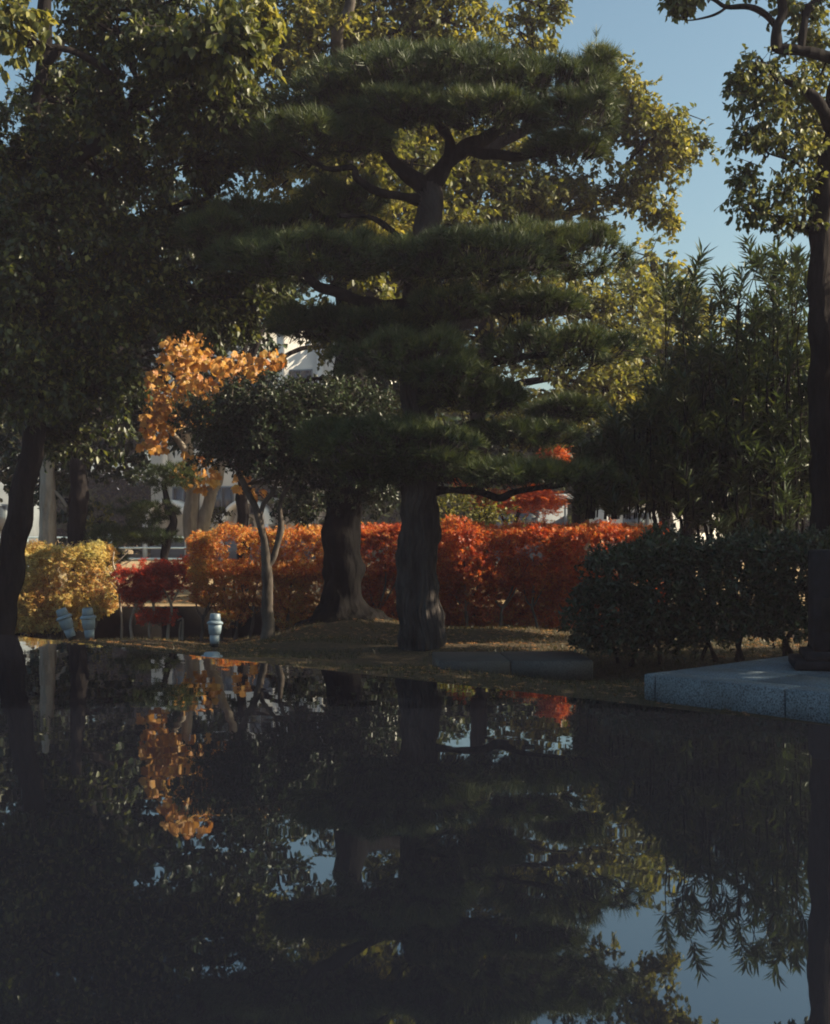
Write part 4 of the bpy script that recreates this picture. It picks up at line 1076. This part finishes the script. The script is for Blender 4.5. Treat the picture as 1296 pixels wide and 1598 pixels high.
# twisted pruned pine left
t = thing('pruned_pine', (*P(262, 890, 24)[:2], TZ), 'small dark pruned pine with twisted trunk behind the red saplings', 'tree')
limb(t, [(268, 900, 24, 7), (256, 870, 24, 6.5), (262, 840, 24, 7), (272, 815, 24, 6), (262, 785, 24, 5), (255, 755, 24, 4)], M['bark_dark'], 420, n=40, name='trunk')
limb(t, [(266, 850, 24, 4), (250, 845, 24, 3), (235, 850, 24, 2)], M['bark_dark'], 421)
acc = Acc()
for (a, b, r1, r2) in ((258, 745, 50, 18), (232, 800, 46, 16), (240, 838, 40, 10), (180, 835, 46, 14), (160, 870, 36, 14)):
    c, r = lobe(a, b, 24, r1, r2)
    p, d = lobe_pts(c, r, 260, a, thr=-2, lo=.5)
    k = 26
    A = nrm(np.repeat(d * .5 + np.array([0, 0, .6]), k, 0) + rdir(len(p) * k) * .7)
    leaves(acc, np.repeat(p, k, 0), A, rdir(len(A)), .12, .010, 'needle')
acc.build('needles', M['needle'], t, kind='stuff')
def round_bush(name, px, py, D, rx, ry, label, mat, seed, per=150, leaf=.08):
    c, r = lobe(px, py, D, rx, ry)
    t = thing(name, (c[0], c[1], TZ), label, 'shrub')
    crown(t, [(c, r)], per, leaf, mat, k=8, seed=seed, thr=-2, freq=1, lo=.6, maxn=2600, twig_len=.16, droop=0, ratio=.5, joints=np.array([[c[0], c[1], TZ]]), limb_r=.02, branch_k=14)
round_bush('round_shrub', 724, 810, 22.2, 72, 46, 'rounded pale green shrub behind the red hedge right of the pine trunk', M['gold_green'], 430, 260)
round_bush('clipped_shrub', 156, 805, 26, 22, 24, 'small lit clipped shrub above the yellow hedge right edge', M['gold_green'], 431, 200)
round_bush('clipped_shrub', 342, 806, 26, 22, 16, 'small lit clipped shrub between the grey forked trunk and dark double trunk', M['broad'], 432, 200)
t = thing('red_maple_tree', (*P(800, 880, 25)[:2], TZ), 'scarlet maple tree glimpsed under the lowest pine branch', 'tree')
limb(t, [(798, 900, 25, 4), (800, 840, 25, 3.5), (812, 790, 25, 3), (830, 740, 25, 2)], M['bark_dark'], 440, name='trunk')
limb(t, [(800, 835, 25, 2.5), (780, 800, 25, 2), (765, 770, 25, 1.5)], M['bark_dark'], 441)
acc = Acc(); tw = Acc()
for (a, b, r1, r2) in ((775, 782, 44, 13), (832, 782, 50, 17), (830, 745, 44, 14), (725, 750, 20, 16), (865, 712, 24, 14)):
    c, r = lobe(a, b, 25, r1, r2)
    p, d = lobe_pts(c, r, 330 if b == 782 else 110, a, thr=-1, lo=.2)
    k = 8
    leaves(acc, np.repeat(p, k, 0) + rng.normal(0, .06, (len(p) * k, 3)), rdir(len(p) * k) * np.array([1, 1, .4]), rdir(len(p) * k) * .5 + np.array([0, 0, 1]), .08, .08, 'maple_small')
acc.build('foliage', M['red_maple'], t, kind='stuff')

# far wood closing the view
acc = Acc()
for k in range(44):
    px = -300 + k * 44 + rng.normal(0, 10); D = 54 + rng.uniform(-3, 8)
    if 400 < px < 540: top = 640
    else: top = rng.uniform(470, 540) if px < 620 else rng.uniform(560, 640)
    for zz in range(3):
        c, r = lobe(px, np.interp(zz, [0, 2], [top + 50, 800]) + rng.normal(0, 10), D, 55, 55)
        p, d = lobe_pts(c, r, 260, k * 3 + zz, freq=.3, thr=-.9, lo=.4)
        kk = 6
        leaves(acc, np.repeat(p, kk, 0) + rng.normal(0, .2, (len(p) * kk, 3)), rdir(len(p) * kk), rdir(len(p) * kk), .36, .22, 'kite')
o = acc.build('far_wood', M['broad'], None, kind='stuff')
tag(o, 'far wood of leafy trees closing the view behind the garden', 'wood')

# ---------------------------------------------------------------- ground cover
def on_ground(n, x0, x1, y0, y1):
    x = rng.uniform(x0, x1, n); y = rng.uniform(y0, y1, n)
    side = (np.column_stack([x, y]) - EA) @ en
    k = side < -.03
    x, y = x[k], y[k]
    return np.column_stack([x, y, ground_h(x, y)])
p = on_ground(100000, -9, 6.5, 7.5, 22)
g = SineNoise(.5, seed=91)(p) > -.5
p = p[g]
acc = Acc()
A = nrm(rdir(len(p)) * .6 + np.array([0, 0, 1.0]))
leaves(acc, p, A, rdir(len(p)), .05 * rng.uniform(.4, 1.5, len(p)), .008, 'needle')
tag(acc.build('grass', M['grass'], None, kind='stuff'), 'short thin grass on the bank behind the basin', 'grass')
p = on_ground(11000, -9, 6.5, 7.5, 22.2)
w_ = SineNoise(.35, seed=92)(p) + np.where(p[:, 1] > 15.6, 1.2, 0) + np.where((p[:, 0] < -1.5) & (p[:, 1] > 14.5), 1.6, 0)
p = p[w_ > .3]
acc = Acc()
leaves(acc, p + np.array([0, 0, .012]), rdir(len(p)) * np.array([1, 1, .15]), rdir(len(p)) * .25 + np.array([0, 0, 1]), .06, .05, 'maple_small')
n = 6000
x = rng.uniform(-9, 6, n); y = rng.uniform(22.6, 42, n)
p = np.column_stack([x, y, np.full(n, TZ + .06)])
leaves(acc, p, rdir(n) * np.array([1, 1, .15]), rdir(n) * .25 + np.array([0, 0, 1]), .09, .08, 'maple_small')
tag(acc.build('fallen_leaves', M['litter'], None, kind='stuff'), 'fallen brown maple leaves scattered over bank and lawn', 'leaves')
p = on_ground(26, 1.2, 4.0, 9.6, 12.5)
acc = Acc()
n = 9
uv = np.column_stack([rng.uniform(.1, 3, n), rng.uniform(.05, 1.6, n), np.full(n, .228)])
pp = rotz(uv, ang, c0)
leaves(acc, pp, rdir(n) * np.array([1, 1, .1]), rdir(n) * .2 + np.array([0, 0, 1]), .07, .07, 'maple')
tag(acc.build('platform_leaves', M['litter'], None, kind='stuff'), 'few fallen orange leaves lying on the granite platform', 'leaves')

# thin volume added to lift the blacks like faded film
zb = box_vf(-920, 920, -320, 1520, -1.7, 14.5)
hz = obj('film_veil', zb[0], [zb[1]], None, None, kind='stuff')
tag(hz, 'thin added haze hanging in the garden air', 'film_veil')
hm_, N, K = new_mat('film_veil_volume')
pv = N.new('ShaderNodeVolumePrincipled'); pv.inputs['Density'].default_value = 0.0009
pv.inputs['Color'].default_value = (.86, .76, 1.0, 1); pv.inputs['Anisotropy'].default_value = .1
o = N.new('ShaderNodeOutputMaterial'); K.new(pv.outputs[0], o.inputs['Volume'])
hz.data.materials.append(hm_)
